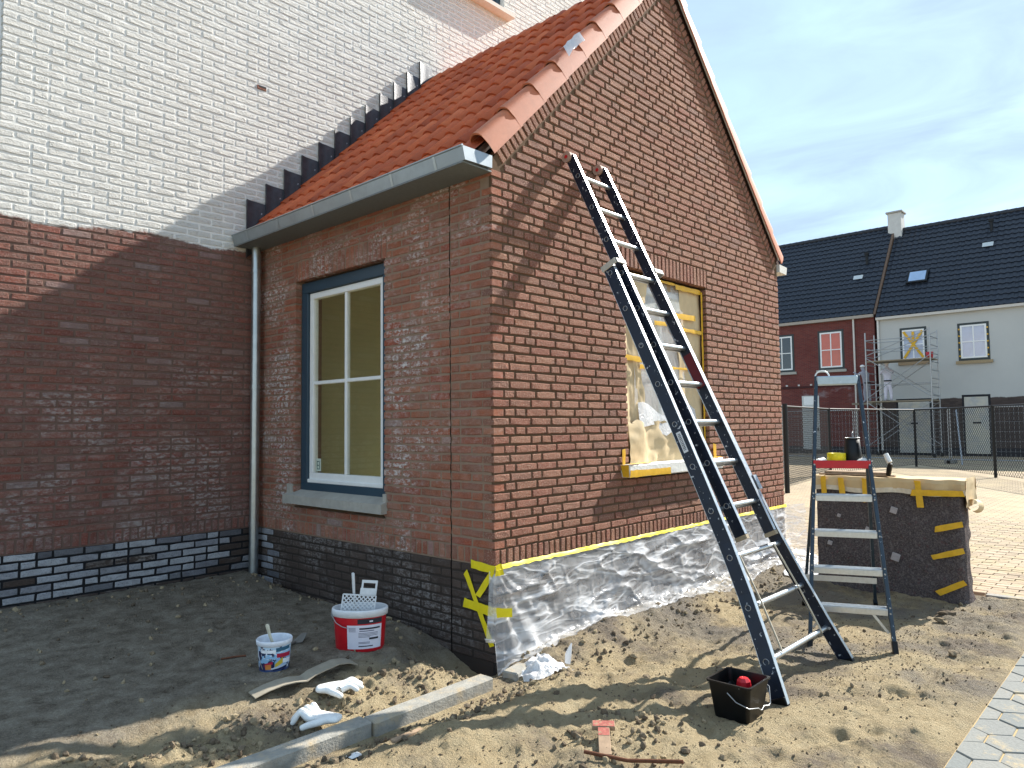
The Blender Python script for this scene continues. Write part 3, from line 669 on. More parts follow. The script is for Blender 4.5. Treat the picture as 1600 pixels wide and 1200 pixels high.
# ---------------------------------------------------------------- ground
BOOT = [(0.95, -1.05, 0.3), (1.25, -0.85, 0.15), (0.62, -1.22, 0.5), (1.75, -0.95, -0.2), (2.15, -2.1, 0.1), (1.55, -2.15, 0.2), (0.95, -2.1, 0.05), (0.2, -2.0, -0.3), (-0.25, -1.9, -0.1), (2.7, -1.1, 0.4), (0.15, -0.75, 0.8), (-1.7, 0.75, 0.6), (-1.3, 1.35, 0.9), (-1.0, 1.75, 1.2), (-1.75, 1.6, 0.4), (-0.6, 1.4, 1.4), (-2.0, 0.35, 0.3), (2.9, -2.05, 0.0), (1.3, -1.2, 2.6)]
def hgt(x, y):
    x = np.asarray(x, float); y = np.asarray(y, float)
    left = S(0.15, -0.15, x)
    h = 0.125*S(-0.12, 0.45, y)*left + 0.075*S(2.0, 3.1, y)*left
    h = h + 0.09*np.exp(-((y+0.20)/0.20)**2)*S(-0.1, 0.5, x)*S(5.6, 4.6, x)
    h = h - 0.30*np.exp(-(((x+0.16)/0.21)**2+((y-0.24)/0.30)**2))
    calm = 0.35+0.65*S(0.7, 0.1, y)
    calm = calm*(1-0.75*np.exp(-(((x-0.45)/0.3)**2+((y+1.68)/0.3)**2)))*(1-0.75*np.exp(-(((x-1.5)/0.3)**2+((y+1.68)/0.3)**2)))*(1-0.7*np.exp(-(((x-2.3)/0.9)**2+((y+1.5)/0.5)**2)))
    rb = 0.050*fbm(x, y, 1.5, 3, 3) + 0.034*fbm(x, y, 5.0, 4, 9) + 0.014*fbm(x, y, 17, 3, 21)
    cl = np.clip(fbm(x, y, 2.1, 3, 55)+0.15, 0, 1)
    rb = rb + cl*0.034*np.abs(fbm(x, y, 11, 3, 31)) + 0.009*fbm(x, y, 34, 2, 77) + 0.016*np.clip(fbm(x, y, 22, 2, 41)-0.25, 0, 1)
    # heaped soil in front, left of the ladder, and beside the kerb
    hp = np.exp(-(((x+0.35)/0.55)**2+((y+1.15)/0.35)**2)); rb = rb + hp*(0.05+0.07*fbm(x, y, 4.5, 3, 91))
    hp2 = np.exp(-(((x+0.6)/0.6)**2+((y+0.75)/0.22)**2)); rb = rb + hp2*0.05
    hp3 = np.exp(-(((y-0.06)/0.16)**2))*S(-0.2, -0.6, x)*S(-2.9, -1.9, x); rb = rb + hp3*(0.015+0.05*np.abs(fbm(x, y, 9, 3, 14)))
    h = h + rb*calm
    for i, (fx, fy, fa) in enumerate(BOOT):      # boot prints
        ca, sa = math.cos(fa), math.sin(fa); u = (x-fx)*ca+(y-fy)*sa; v = -(x-fx)*sa+(y-fy)*ca; w_ = 0.045+0.012*np.clip(u/0.14, -1, 1)
        q = (u/0.14)**4+(v/w_)**4; h = h - 0.020*np.exp(-q) + 0.007*np.exp(-((q-2.2)/1.2)**2) + 0.003*np.exp(-q)*np.sin(u*160)
    k = np.exp(-(((y+0.25)/0.13)**4))*S(-0.1, -0.35, x); h = h*(1-k) + k*(-0.02)
    kf = np.exp(-(((y+0.42)/0.10)**2))*S(0.0, -0.5, x); h = h - 0.02*kf
    pv = S(-2.36, -2.52, y)*S(-1.2, -0.6, x); h = h*(1-pv) + pv*(-0.022+0.020*np.clip(fbm(x, y, 3.2, 4, 63)+0.25, 0, 1.1)*S(-3.3, -2.5, y)*S(0.2, 1.5, x))
    st = S(4.0, 4.25, x)*S(-0.05, -0.5, y)+S(5.0, 5.2, x); st = np.clip(st, 0, 1); h = h*(1-st) + st*(-0.035)
    edge = np.maximum(np.maximum(S(-3.6, -4.0, x), S(-3.3, -3.6, y)), S(3.1, 3.3, y)*0); return h*(1-edge) + edge*(-0.03)
def gz(x, y): return float(hgt(x, y))
xs = np.concatenate([np.linspace(-300, -4.2, 6), np.arange(-4.0, 4.31, 0.0165), np.linspace(4.5, 9, 12), np.linspace(14, 400, 10)])
ys = np.concatenate([np.linspace(-300, -3.8, 6), np.arange(-3.6, 3.2, 0.0165), np.linspace(3.5, 300, 8)])
X, Y = np.meshgrid(xs, ys, indexing='ij'); Z = hgt(X, Y); Z[(X < -4.05) | (X > 4.5) | (Y < -3.65) | (Y > 3.25)] = -0.035
ni, nj = X.shape; V = np.stack([X, Y, Z], 2).reshape(-1, 3)
ii, jj = np.meshgrid(np.arange(ni-1), np.arange(nj-1), indexing='ij'); a = (ii*nj+jj).ravel(); Fq = np.stack([a, a+nj, a+nj+1, a+1], 1)
me = bpy.data.meshes.new('ground'); me.vertices.add(len(V)); me.vertices.foreach_set('co', V.ravel()); me.loops.add(Fq.size); me.polygons.add(len(Fq))
me.loops.foreach_set('vertex_index', Fq.ravel()); me.polygons.foreach_set('loop_start', np.arange(0, Fq.size, 4)); me.polygons.foreach_set('use_smooth', np.ones(len(Fq), bool)); me.update(calc_edges=True); me.validate()
b = NB('soil_and_sand'); p = b.pos(); x, y, z = b.xyz(p)[:3]
nb = b.noise(p, 1.6, 5, 0.6); nm = b.noise(p, 9, 5, 0.65); nf = b.noise(p, 70, 4, 0.7); ng = b.noise(p, 240, 3, 0.7)
sand = b.mix(b.step(nm, 0.3, 0.7), lin(184, 164, 128), lin(204, 186, 150)); soil = b.mix(b.step(nm, 0.3, 0.72), lin(118, 106, 93), lin(152, 140, 124)); grey = b.mix(nm, lin(122, 116, 108), lin(150, 142, 131))
yard = b.math('MULTIPLY', b.step(b.math('ADD', y, b.math('MULTIPLY', nb, 0.5)), 0.40, 0.75), b.step(x, 0.3, 0.0))
c = b.mix(b.step(b.math('ADD', nb, b.math('MULTIPLY', nf, 0.22)), 0.60, 0.76), sand, soil)
gr = b.math('MULTIPLY', b.step(b.math('ADD', b.noise(p, 0.9, 4, 0.6), b.math('MULTIPLY', nf, 0.15)), 0.55, 0.66), b.step(x, 0.6, 1.4)); c = b.mix(b.math('MULTIPLY', gr, 0.8), c, grey)
c = b.mix(yard, c, b.mix(b.step(b.math('ADD', b.math('MULTIPLY', nm, 0.6), b.math('MULTIPLY', nf, 0.4)), 0.38, 0.62), lin(118, 107, 92), lin(180, 169, 151)))
c = b.mix(b.math('MULTIPLY', b.step(ng, 0.55, 0.72), 0.5), c, lin(74, 62, 50)); c = b.mix(b.math('MULTIPLY', b.step(b.noise(p, 160, 2, 0.6), 0.60, 0.70), 0.5), c, lin(222, 206, 172))
hh = b.math('ADD', b.math('MULTIPLY', nf, 1.0), b.math('MULTIPLY', ng, 0.55))
me.materials.append(b.fin(c, 0.95, b.bump(hh, 1.0, 0.042), 0, 0.15))
link(tag(bpy.data.objects.new('ground', me), kind='structure'))

# ---------------------------------------------------------------- clods and small stones lying loose
def clod_mesh(seed, sub=1):
    bm = bmesh.new(); bmesh.ops.create_icosphere(bm, subdivisions=sub, radius=1.0); rg = random.Random(seed)
    for v in bm.verts: v.co *= rg.uniform(0.62, 1.18)
    bm.verts.index_update(); V = np.array([v.co[:] for v in bm.verts]); F = [[v.index for v in f.verts] for f in bm.faces]; bm.free(); return V, F
CL = [clod_mesh(i) for i in range(10)]
b = NB('soil_clods'); p = b.pos(); r = b.rnd()
c = b.ramp(r, [(0, lin(96, 84, 70)), (0.35, lin(124, 110, 92)), (0.7, lin(150, 134, 108)), (1, lin(176, 158, 126))]); c = b.mix(b.math('MULTIPLY', b.step(b.noise(p, 120, 3, 0.7), 0.45, 0.7), 0.5), c, lin(70, 58, 46))
CLODM = b.fin(c, 0.95, b.bump(b.noise(p, 160, 3, 0.7), 0.8, 0.006), 0, 0.15)
def scatter(name, n, gen, seed, rmin, rmax, power=2.6):
    rg = random.Random(seed); vs = []; fs = []; rn = []; off = 0; pts = []
    while len(pts) < n:
        q = gen(rg)
        if q: pts.append(q)
    zs = hgt(np.array([q[0] for q in pts]), np.array([q[1] for q in pts]))
    for (x, y), z in zip(pts, zs):
        V, F = CL[rg.randrange(10)]; s = rmin+(rmax-rmin)*rg.random()**power; A = Euler((rg.random()*6, rg.random()*6, rg.random()*6)).to_matrix()
        X = (V*np.array([1, rg.uniform(.7, 1), rg.uniform(.5, .9)])) @ np.array(A).T*s+np.array([x, y, z+s*0.25]); vs.append(X); fs += [[i+off for i in f] for f in F]; rn += [rg.random()]*len(V); off += len(V)
    me = bpy.data.meshes.new(name); me.from_pydata(np.concatenate(vs).tolist(), [], fs); me.attributes.new('rnd', 'FLOAT', 'POINT').data.foreach_set('value', rn); me.materials.append(CLODM); me.update()
    return link(tag(bpy.data.objects.new(name, me), kind='stuff'))
def gen_heaps(rg):
    t = rg.random()
    if t < 0.26: x = rg.uniform(-2.7, -0.3); y = rg.gauss(0.04, 0.11)
    elif t < 0.42: x = rg.uniform(-2.2, 0.1); y = rg.gauss(-0.48, 0.09)
    elif t < 0.58: x = rg.uniform(-0.3, 3.6); y = rg.gauss(-0.40, 0.10)
    elif t < 0.66: x = rg.gauss(-0.15, 0.25); y = rg.gauss(-0.05, 0.14)
    elif t < 0.78: x = rg.gauss(-0.45, 0.45); y = rg.gauss(-1.3, 0.22)
    elif t < 0.82: x = rg.uniform(-2.1, -0.1); y = 3.05-abs(rg.gauss(0, 0.16))
    elif t < 0.86: x = -0.04-abs(rg.gauss(0, 0.1)); y = rg.uniform(0.6, 3.0)
    elif rg.random() < 0.45: x = rg.uniform(-2.5, 3.8); y = rg.uniform(-2.3, -0.3)
    else: x = rg.uniform(-2.2, -0.05); y = rg.uniform(0.4, 3.0)
    if y > 0 and x > -0.02: return None
    if -0.35 < y < -0.15 and x < -0.15: return None
    return (x, y)
cl = scatter('soil_clods', 4600, gen_heaps, 5, 0.003, 0.026, 4.6); tag(cl, 'loose brown soil clods strewn beside the kerb and along the wall foot', 'soil')
gr_ = scatter('gravel_grit', 5000, lambda rg: (rg.uniform(-2.6, 3.9), rg.uniform(-2.3, 0.5)) if rg.random() < 0.7 else (rg.gauss(1.7, 0.7), rg.gauss(-1.75, 0.35)), 6, 0.0025, 0.009, 2.0)
gr_b = gr_; tag(gr_b, 'fine grit scattered over the sandy ground around the ladders', 'grit')
def stone(x, y, s, label, seed):
    V, F = clod_mesh(seed, 2); X = V*np.array([s*1.3, s*0.8, s*0.6]); a = seed*1.7; ca, sa = math.cos(a), math.sin(a); z = gz(x, y)
    m = MB(); m.add([(x+v[0]*ca-v[1]*sa, y+v[0]*sa+v[1]*ca, z+s*0.3+v[2]) for v in X], F); m.build('stone', CLODM, None, label, 'stone', 'loose lumps on the sand')
stone(3.11, -1.91, 0.05, 'pale lump of mortar on the sand near the wrapped wall', 3)
stone(2.85, -1.93, 0.042, 'brown lump of soil just in front of the pale mortar lump', 8)
stone(0.66, -0.62, 0.032, 'dark round clod on the sand before the plastic sheet', 12)
stone(2.1, -2.16, 0.035, 'dark clod near the edge of the grey pavers', 15)
stone(0.35, -0.92, 0.026, 'small dark clod alone on the sand between sheet and black bucket', 19)

# ---------------------------------------------------------------- paving
def paver_mat(name, cols, sandm, sandc):
    b = NB(name); p = b.pos(); c = b.ramp(b.rnd(), [(i/(len(cols)-1), k) for i, k in enumerate(cols)]); n = b.noise(p, 60, 4, 0.65)
    c = b.mix(b.math('MULTIPLY', b.step(n, 0.4, 0.7), 0.4), c, tuple(v*0.6 for v in cols[0][:3])+(1,))
    s = b.step(b.math('ADD', b.noise(p, 3.2, 5, 0.65), b.math('MULTIPLY', b.noise(p, 45, 3, 0.7), 0.22)), sandm, sandm+0.10)
    c = b.mix(s, c, b.mix(n, lin(164, 148, 118), lin(182, 166, 136)))
    return b.fin(c, 0.92, b.bump(b.math('ADD', n, b.math('MULTIPLY', s, b.noise(p, 200, 3, .7))), 0.5, 0.006), 0, 0.2)
PAV_G = paver_mat('grey_paver', [lin(132, 133, 128), lin(142, 141, 134), lin(124, 127, 124), lin(148, 145, 137)], 0.70, None)
PAV_C = paver_mat('sandy_clinker', [lin(168, 150, 126), lin(184, 166, 140), lin(156, 140, 120), lin(190, 172, 148)], 0.60, None)
def clip_poly(poly, f):
    out = []
    for i in range(len(poly)):
        a, b_ = poly[i], poly[(i+1) % len(poly)]; fa, fb = f(a), f(b_)
        if fa >= 0: out.append(a)
        if fa*fb < 0: t = fa/(fa-fb); out.append((a[0]+(b_[0]-a[0])*t, a[1]+(b_[1]-a[1])*t))
    return out
m = MB(); m.box((-0.4, -3.6, -0.2), (4.2, -2.50, -0.009)); pav = m.build('pavement', simple('bedding_sand', lin(176, 154, 114), 0.95, 0, 0.2, 0.12, 30, 0.5), None, kind='structure')
hexr = 0.105; rg = random.Random(2)
for i in range(-4, 34):
    for j in range(0, 10):
        cx = i*hexr*1.5*1.15; cy = -3.4+j*hexr*math.sqrt(3)+(hexr*math.sqrt(3)/2 if i % 2 else 0)
        poly = [(cx+(hexr-0.004)*1.15*math.cos(math.pi/3*k), cy+(hexr-0.004)*math.sin(math.pi/3*k)) for k in range(6)]
        poly = clip_poly(poly, lambda q: -2.505-q[1]); poly = clip_poly(poly, lambda q: q[0]+0.3) if poly else []
        if len(poly) < 3: continue
        ar = abs(sum(poly[k][0]*poly[(k+1) % len(poly)][1]-poly[(k+1) % len(poly)][0]*poly[k][1] for k in range(len(poly))))/2
        if ar < 0.004: continue
        x_, y_, d_ = px((cx, cy, 0))
        if not (1250 < x_ < 1800 and y_ < 1400) or d_ < 0.5: continue
        mx, my = np.mean([q[0] for q in poly]), np.mean([q[1] for q in poly]); zt_ = rg.uniform(-0.003, 0.003)-0.002; n = len(poly)
        ins = [(mx+(q[0]-mx)*0.965, my+(q[1]-my)*0.965) for q in poly]; tx, ty = rg.uniform(-.012, .012), rg.uniform(-.012, .012)
        V = [(q[0], q[1], zt_-0.04) for q in poly]+[(q[0], q[1], zt_-0.005+(q[0]-mx)*tx+(q[1]-my)*ty) for q in poly]+[(q[0], q[1], zt_+(q[0]-mx)*tx+(q[1]-my)*ty) for q in ins]
        F = [tuple(range(2*n, 3*n))]+[(k, (k+1) % n, n+(k+1) % n, n+k) for k in range(n)]+[(n+k, n+(k+1) % n, 2*n+(k+1) % n, 2*n+k) for k in range(n)]
        m = MB(); m.add(V, F); m.build('paver', PAV_G, pav)
# street of small clinkers behind the gable
b = NB('street_bed'); p = b.pos()
bt = b.n('ShaderNodeTexBrick', {'Vector': b.map(p, rot=(0, 0, R(90))), 'Color1': lin(180, 162, 136), 'Color2': lin(160, 144, 122), 'Mortar': lin(120, 106, 84), 'Scale': 1.0, 'Mortar Size': 0.008, 'Brick Width': 0.21, 'Row Height': 0.105})
c = b.mix(b.math('MULTIPLY', b.step(b.noise(p, 0.5, 5, 0.65), 0.45, 0.7), 0.6), bt.outputs[0], lin(196, 176, 138)); c = b.mix(b.math('MULTIPLY', b.step(b.noise(p, 1.6, 5, 0.7), 0.55, 0.75), 0.4), c, lin(120, 106, 86))
m = MB(); m.box((9.98, -9.0, -0.2), (33.6, 20.0, -0.006)); m.box((4.18, -9.0, -0.2), (9.98, 20, -0.028)); street = m.build('street', b.fin(c, 0.92, b.bump(b.noise(p, 60, 4, .7), 0.4, 0.01), 0, 0.2), None, kind='structure')
V = []; a_, c_, t_ = 0.1, 0.0485, 0.05
V = [(-a_, -c_, -t_), (a_, -c_, -t_), (a_, c_, -t_), (-a_, c_, -t_), (-a_, -c_, -0.004), (a_, -c_, -0.004), (a_, c_, -0.004), (-a_, c_, -0.004), (-a_+.004, -c_+.004, 0), (a_-.004, -c_+.004, 0), (a_-.004, c_-.004, 0), (-a_+.004, c_-.004, 0)]
F = [(8, 9, 10, 11)]+[(k, (k+1) % 4, 4+(k+1) % 4, 4+k) for k in range(4)]+[(4+k, 4+(k+1) % 4, 8+(k+1) % 4, 8+k) for k in range(4)]
PM = bpy.data.meshes.new('clinker_shape'); PM.from_pydata(V, [], F); PM.materials.append(None); PM.update(); PV = np.array(V)
cand = []; rg = random.Random(9)
for i in range(0, 56):
    for j in range(-45, 32):
        x = 4.26+i*0.104; y = j*0.2085+(0.104 if i % 2 else 0)
        if x < 5.0 and y > -2.02: pass
        X_, Y_, d_ = px((x, y, 0))
        if d_ < 1 or not (1190 < X_ < 1640 and Y_ < 1240) or (x < W+0.3 and y > -0.3): continue
        cand.append((d_, x, y))
cand.sort(); st_v = []; st_f = []; rn = []
for n_, (d_, x, y) in enumerate(cand):
    zz = rg.uniform(-0.003, 0.002)-0.002; an = R(90)+rg.uniform(-.02, .02)
    if n_ < 300:
        o = inst('paver', PM, PAV_C, (x, y, zz), (rg.uniform(-.02, .02), rg.uniform(-.02, .02), an), (1, 1, 1), street)
    else:
        off = len(rn); ca, sa = math.cos(an), math.sin(an); st_v += [(x+v[0]*ca-v[1]*sa, y+v[0]*sa+v[1]*ca, zz+v[2]) for v in PV]; st_f += [tuple(i+off for i in f) for f in F]; rn += [rg.random()]*len(PV)
me = bpy.data.meshes.new('paver_field'); me.from_pydata(st_v, [], st_f); me.attributes.new('rnd', 'FLOAT', 'POINT').data.foreach_set('value', rn); me.materials.append(PAV_C); me.update(); link(tag(bpy.data.objects.new('paver_field', me), kind='stuff'), street)
# edging strip along the street
m = MB(); m.bbox((4.08, -9.0, -0.15), (4.175, -2.0, 0.006), 0.006); m.build('edging', CONC, street)

# ---------------------------------------------------------------- gable window, masked with paper and film
gx0, gx1, gb = GW[0]+0.002, GW[1]-0.002, GW[2]
m = MB(); t = 0.09; ya, yb = 0.075, 0.16; zt_ = OT-0.005; zb = gb+0.10
m.bbox((gx0, ya, zt_-t), (gx1, yb, zt_), .004); m.bbox((gx0, ya, zb), (gx1, yb, zb+t), .004); m.bbox((gx0, ya+.001, zb+t), (gx0+t, yb, zt_-t), .003); m.bbox((gx1-t, ya+.001, zb+t), (gx1, yb, zt_-t), .003)
gwin = m.build('window', simple('frame_ochre', lin(150, 128, 96), 0.6), annex)
m = MB(); xm = (gx0+gx1)/2; q = 0.055; A0, A1, B0, B1 = gx0+t+.004, gx1-t-.004, zb+t+.004, zt_-t-.004
m.bbox((A0, ya+.012, B0), (A1, yb-.02, B0+q), .004); m.bbox((A0, ya+.012, B1-q), (A1, yb-.02, B1), .004); m.bbox((A0, ya+.013, B0+q), (A0+q, yb-.02, B1-q), .003); m.bbox((A1-q, ya+.013, B0+q), (A1, yb-.02, B1-q), .003)
m.bbox((xm-.016, ya+.018, B0+q), (xm+.016, yb-.03, B1-q), .003); m.bbox((A0+q, ya+.02, 2.02), (xm-.016, yb-.032, 2.05), .003); m.bbox((xm+.016, ya+.02, 2.02), (A1-q, yb-.032, 2.05), .003)
m.build('casement', WHITE, gwin)
for (a, b_) in ((A0+q, xm-.016), (xm+.016, A1-q)):
    for (c, d_) in ((B0+q, 2.02), (2.05, B1-q)):
        m = MB(); m.box((a-.003, .115, c-.003), (b_+.003, .121, d_+.003)); m.build('pane', GLASS, gwin)
m = MB(); m.prism([(gx0-0.10, -0.072, 1.105), (gx0-0.10, 0.08, 1.105), (gx0-0.10, 0.08, 1.192), (gx0-0.10, -0.072, 1.165)], (0, 0, 0), (gx1-gx0+0.2, 0, 0)); m.build('window_sill', STONE, annex)
def film_mat(name, alpha, rough, white=0.8, wr=30, var=0.25, strength=0.5, tr=0.35, crease=False):
    b = NB(name); p = b.pos(); n = b.noise(b.map(p, (1, 1, 1)), 3.5, 5, 0.65); w = b.noise(b.map(p, (1, 1, 0.35), (0.3, 0.5, 0.2)), wr, 5, 0.6, 1.5)
    if crease:                       # thin stretched film: sharp crease lines
        f1 = b.math('ABSOLUTE', b.math('SUBTRACT', b.noise(b.map(p, (0.55, 1.0, 1.8), (0, R(14), 0)), 3.4, 2, 0.5, 0.4), 0.5)); f2 = b.math('ABSOLUTE', b.math('SUBTRACT', b.noise(b.map(p, (0.45, 1, 1.9), (0, R(-24), 0)), 5.5, 2, 0.5, 0.4), 0.5))
        w = b.math('ADD', b.math('MULTIPLY', b.step(f1, 0.05, 0.0), 1.0), b.math('MULTIPLY', b.step(f2, 0.06, 0.0), 0.45)); n = b.math('ADD', n, b.math('MULTIPLY', w, 0.28))
    nr = b.bump(w, strength, 0.02)
    d = b.n('ShaderNodeBsdfPrincipled', {'Base Color': (white, white, white*1.0, 1), 'Roughness': rough, 'Specular IOR Level': 0.75, 'Normal': nr})
    tl = b.n('ShaderNodeBsdfTranslucent', {'Color': (white, white, white, 1), 'Normal': nr}); m1 = b.n('ShaderNodeMixShader', {0: tr}); tp = b.n('ShaderNodeBsdfTransparent')
    b.t.links.new(d.outputs[0], m1.inputs[1]); b.t.links.new(tl.outputs[0], m1.inputs[2]); m2 = b.n('ShaderNodeMixShader')
    op = b.math('ADD', b.math('MULTIPLY', b.step(n, 0.3, 0.7), var), alpha-var/2, True)
    if crease: op = b.math('ADD', op, b.math('MULTIPLY', w, 0.26), True)     # bright white streaks put into the opacity along the creases
    b.set(m2.inputs[0], op); b.t.links.new(tp.outputs[0], m2.inputs[1]); b.t.links.new(m1.outputs[0], m2.inputs[2]); b.t.links.new(m2.outputs[0], b.out.inputs[0]); return b.m
FILM = film_mat('masking_film', 0.33, 0.14, 0.90, 9, 0.30, 0.26, 0.2, True)
FILM_W = film_mat('window_film', 0.56, 0.2, 0.82, 14, 0.3, 0.6)
BAG = film_mat('white_film_bunched', 0.9, 0.25, 0.85, 26, 0.1, 0.7, 0.25)
mask = thing('window_masking', 'brown paper, clear film and gold tape masking the window of the gable wall', 'masking', (xm, -0.02, 1.1))
def sheet(name, mat, x0, x1, z0, z1, y, amp, seed, nx=26, nz=36, fx=None, folds=5.0, parent=mask, jag=0.0):
    P = []
    for i in range(nx+1):
        row = []
        for k in range(nz+1):
            u, v = i/nx, k/nz; a, b_ = (fx(v) if fx else (x0, x1)); x = a+(b_-a)*u; z = z0+(z1-z0)*v
            z += jag*(sfbm(x*1.0, seed*3.1, 9, 3, seed))*(1 if k == nz else 0)
            w = abs((sfbm(x*folds, z*folds*0.45, 1.0, 4, seed)))**0.8
            row.append((x, y-amp*w+amp*0.35, z))
        P.append(row)
    m = MB(); m.grid(P); return m.build(name, mat, parent, fix=False)
sheet('paper_strip', KRAFT, 0, 0, 1.30, 2.79, 0.060, 0.055, 3, fx=lambda v: (gx0+0.012, gx0+0.30+0.07*math.sin(v*7)+0.10*(v > 0.86)-0.10*max(0, 0.9-abs(v-0.72)*9)), folds=4.2)
sheet('paper_strip', KRAFT, 0, 0, 1.36, 2.81, 0.062, 0.030, 5, fx=lambda v: (gx1-0.42-0.05*math.sin(v*5+1)-0.08*max(0, 1-abs(v-.62)*8), gx1-0.012), folds=3.0)
sheet('bottom_paper', KRAFT, gx0+0.03, gx1-0.04, 1.20, 1.545, 0.034, 0.085, 8, folds=4.8, jag=0.05)
sheet('clear_film', FILM_W, gx0+0.20, gx1-0.22, 1.44, 2.80, 0.072, 0.03, 9, folds=3.5)
m = MB(); m.grid([[(gx0+0.22+1.0*u/12, 0.03-0.02*math.sin(u*1.3), 1.50+0.05*math.sin(u*0.9)-(0.03 if u % 3 else 0)) for u in range(13)], [(gx0+0.24+0.98*u/12, 0.062, 1.66+0.06*math.sin(u*0.7+1)) for u in range(13)]]); m.build('film_hem', BAG, mask, fix=False)
def tape(P0, P1, w, n, mat, parent, seed=1, name='tape_strip', wob=0.004):
    """strip of tape from P0 to P1, w wide, lying on a face with normal n"""
    P0 = Vector(P0); P1 = Vector(P1); n = Vector(n).normalized(); d = (P1-P0).normalized(); sd = d.cross(n); rg = random.Random(seed); k = max(4, int((P1-P0).length/0.04)); P = []
    for i in range(k+1):
        c = P0+(P1-P0)*(i/k); o = n*(0.002+rg.uniform(0, wob)); e0 = rg.uniform(-0.003, 0.003); tl = d*(rg.uniform(-.01, .01) if i in (0, k) else 0)
        P.append([c+sd*(w/2+e0)+o+tl, c+o*1.4, c-sd*(w/2+e0)+o-tl])
    m = MB(); m.grid(P); return m.build(name, mat, parent, fix=False)
Yn = (0, -1, 0)
tape((gx0+0.02, 0.045, 2.09), (gx0+0.32, 0.04, 2.075), 0.045, Yn, OTAPE, mask, 1); tape((gx0+0.25, 0.045, 2.02), (gx1-0.55, 0.045, 2.03), 0.035, Yn, OTAPE, mask, 2)
tape((gx0+0.52, 0.045, 2.03), (gx1-0.04, 0.045, 2.04), 0.022, Yn, OTAPE, mask, 2); tape((gx1-0.55, 0.043, 2.52), (gx1-0.14, 0.043, 2.53), 0.05, Yn, OTAPE, mask, 3); tape((gx1-0.50, 0.043, 2.405), (gx1-0.03, 0.043, 2.40), 0.034, Yn, OTAPE, mask, 4)
tape((gx0+0.50, 0.043, 2.42), (gx0+0.80, 0.043, 2.43), 0.04, Yn, OTAPE, mask, 14); tape((gx1-0.5, 0.045, 2.79), (gx1-0.02, 0.045, 2.795), 0.045, Yn, OTAPE, mask, 5); tape((gx0+0.02, 0.05, 2.805), (gx1-0.5, 0.05, 2.81), 0.022, Yn, OTAPE, mask, 6)
tape((gx1-0.018, 0.04, 1.30), (gx1-0.018, 0.04, 2.80), 0.03, Yn, OTAPE, mask, 7); tape((gx0+0.012, 0.05, 1.4), (gx0+0.012, 0.05, 2.75), 0.02, Yn, OTAPE, mask, 17)
# taped sill
sx0, sx1 = gx0-0.11, gx1+0.115
m = MB(); m.bbox((sx0, -0.078, 1.098), (sx1, 0.06, 1.20), 0.008); m.build('sill_wrap', simple('film_over_sill', lin(226, 224, 216), 0.3, 0, 0.5, 0.1, 10, 0.4, bdist=0.01), mask)
tape((sx0-0.001, -0.0795, 1.128), (sx0+0.62, -0.0795, 1.126), 0.056, Yn, OTAPE, mask, 8); tape((sx1-0.36, -0.0795, 1.145), (sx1, -0.0795, 1.142), 0.05, Yn, OTAPE, mask, 9)
tape((sx0-0.002, -0.075, 1.15), (sx0-0.002, -0.005, 1.15), 0.095, (-1, 0, 0), OTAPE, mask, 10); tape((sx0+0.0, -0.06, 1.203), (sx0+0.34, -0.05, 1.203), 0.05, (0, 0, 1), OTAPE, mask, 11)
tape((sx0+0.02, -0.006, 1.16), (sx0+0.02, -0.006, 1.325), 0.045, Yn, OTAPE, mask, 12); tape((sx1-0.03, -0.006, 1.16), (sx1-0.03, -0.006, 1.33), 0.06, Yn, OTAPE, mask, 13)
tape((sx1-0.34, -0.05, 1.203), (sx1, -0.05, 1.203), 0.05, (0, 0, 1), OTAPE, mask, 16)

# ---------------------------------------------------------------- plastic sheet over the plinth
nu, nv = 380, 56; XX = np.zeros((nu+1, nv+1)); YY = XX.copy()
def rid(x, y, f, sd, k=3.0): return max(0.0, 1-abs(sfbm(x, y, f, 2, sd, 0.4))*2.6)**k     # sharp crease lines
for i in range(nu+1):
    s_ = -0.04+(W+0.30+0.04)*i/nu
    for k in range(nv+1):
        v = k/nv
        if s_ < 0: bx, by, nx_, ny_ = -0.006, -s_, -1, 0
        elif s_ <= W: bx, by, nx_, ny_ = s_, -0.006, 0, -1
        else: bx, by, nx_, ny_ = s_, -0.006-(s_-W)*0.3, 0, -1
        if abs(s_) < 0.02: nx_, ny_ = -0.5, -0.5
        fl = 0.008+0.05*v**2+(0.20*sS(0.78, 1.0, v)*(0.5+0.6*sS(0.5, 3.5, s_)))*sS(-0.02, 0.25, s_)
        fl += 0.05*v*(0.4+sfbm(s_, v*0.5, 1.6, 2, 4))*sS(0, .3, s_)
        wr = 0.030*rid(s_*0.48+v*0.35, v*0.9-s_*0.15, 2.1, 12, 5.0)+0.020*rid(s_*0.5-v*0.45, v*1.05+s_*0.18, 3.4, 18, 6.0)+0.006*rid(s_*1.3, v*0.9, 5.0, 25, 4.0)
        if s_ > 0: th = math.atan2(v*0.6+0.02, s_+0.02); wr += 0.016*math.exp(-s_*1.5)*abs(math.sin(th*11))**2*min(1, v*5)
        o = fl+wr*min(1, v*7)*sS(-0.03, 0.08, s_)
        XX[i, k] = bx+nx_*o; YY[i, k] = by+ny_*o
ZB = hgt(XX, YY)-0.004; P = []
for i in range(nu+1):
    row = []; s_ = -0.04+(W+0.34)*i/nu
    for k in range(nv+1):
        v = k/nv; zb_ = max(ZB[i, k], 0.12) if s_ < 0 else ZB[i, k]; top = ZT+0.004
        zz = top+(zb_-top)*min(1, v/0.86) if v < 0.86 else zb_+0.010+0.020*rid(s_*1.5, v*5, 2.5, 33, 2.0)
        row.append((float(XX[i, k]), float(YY[i, k]), float(zz)))
    P.append(row)
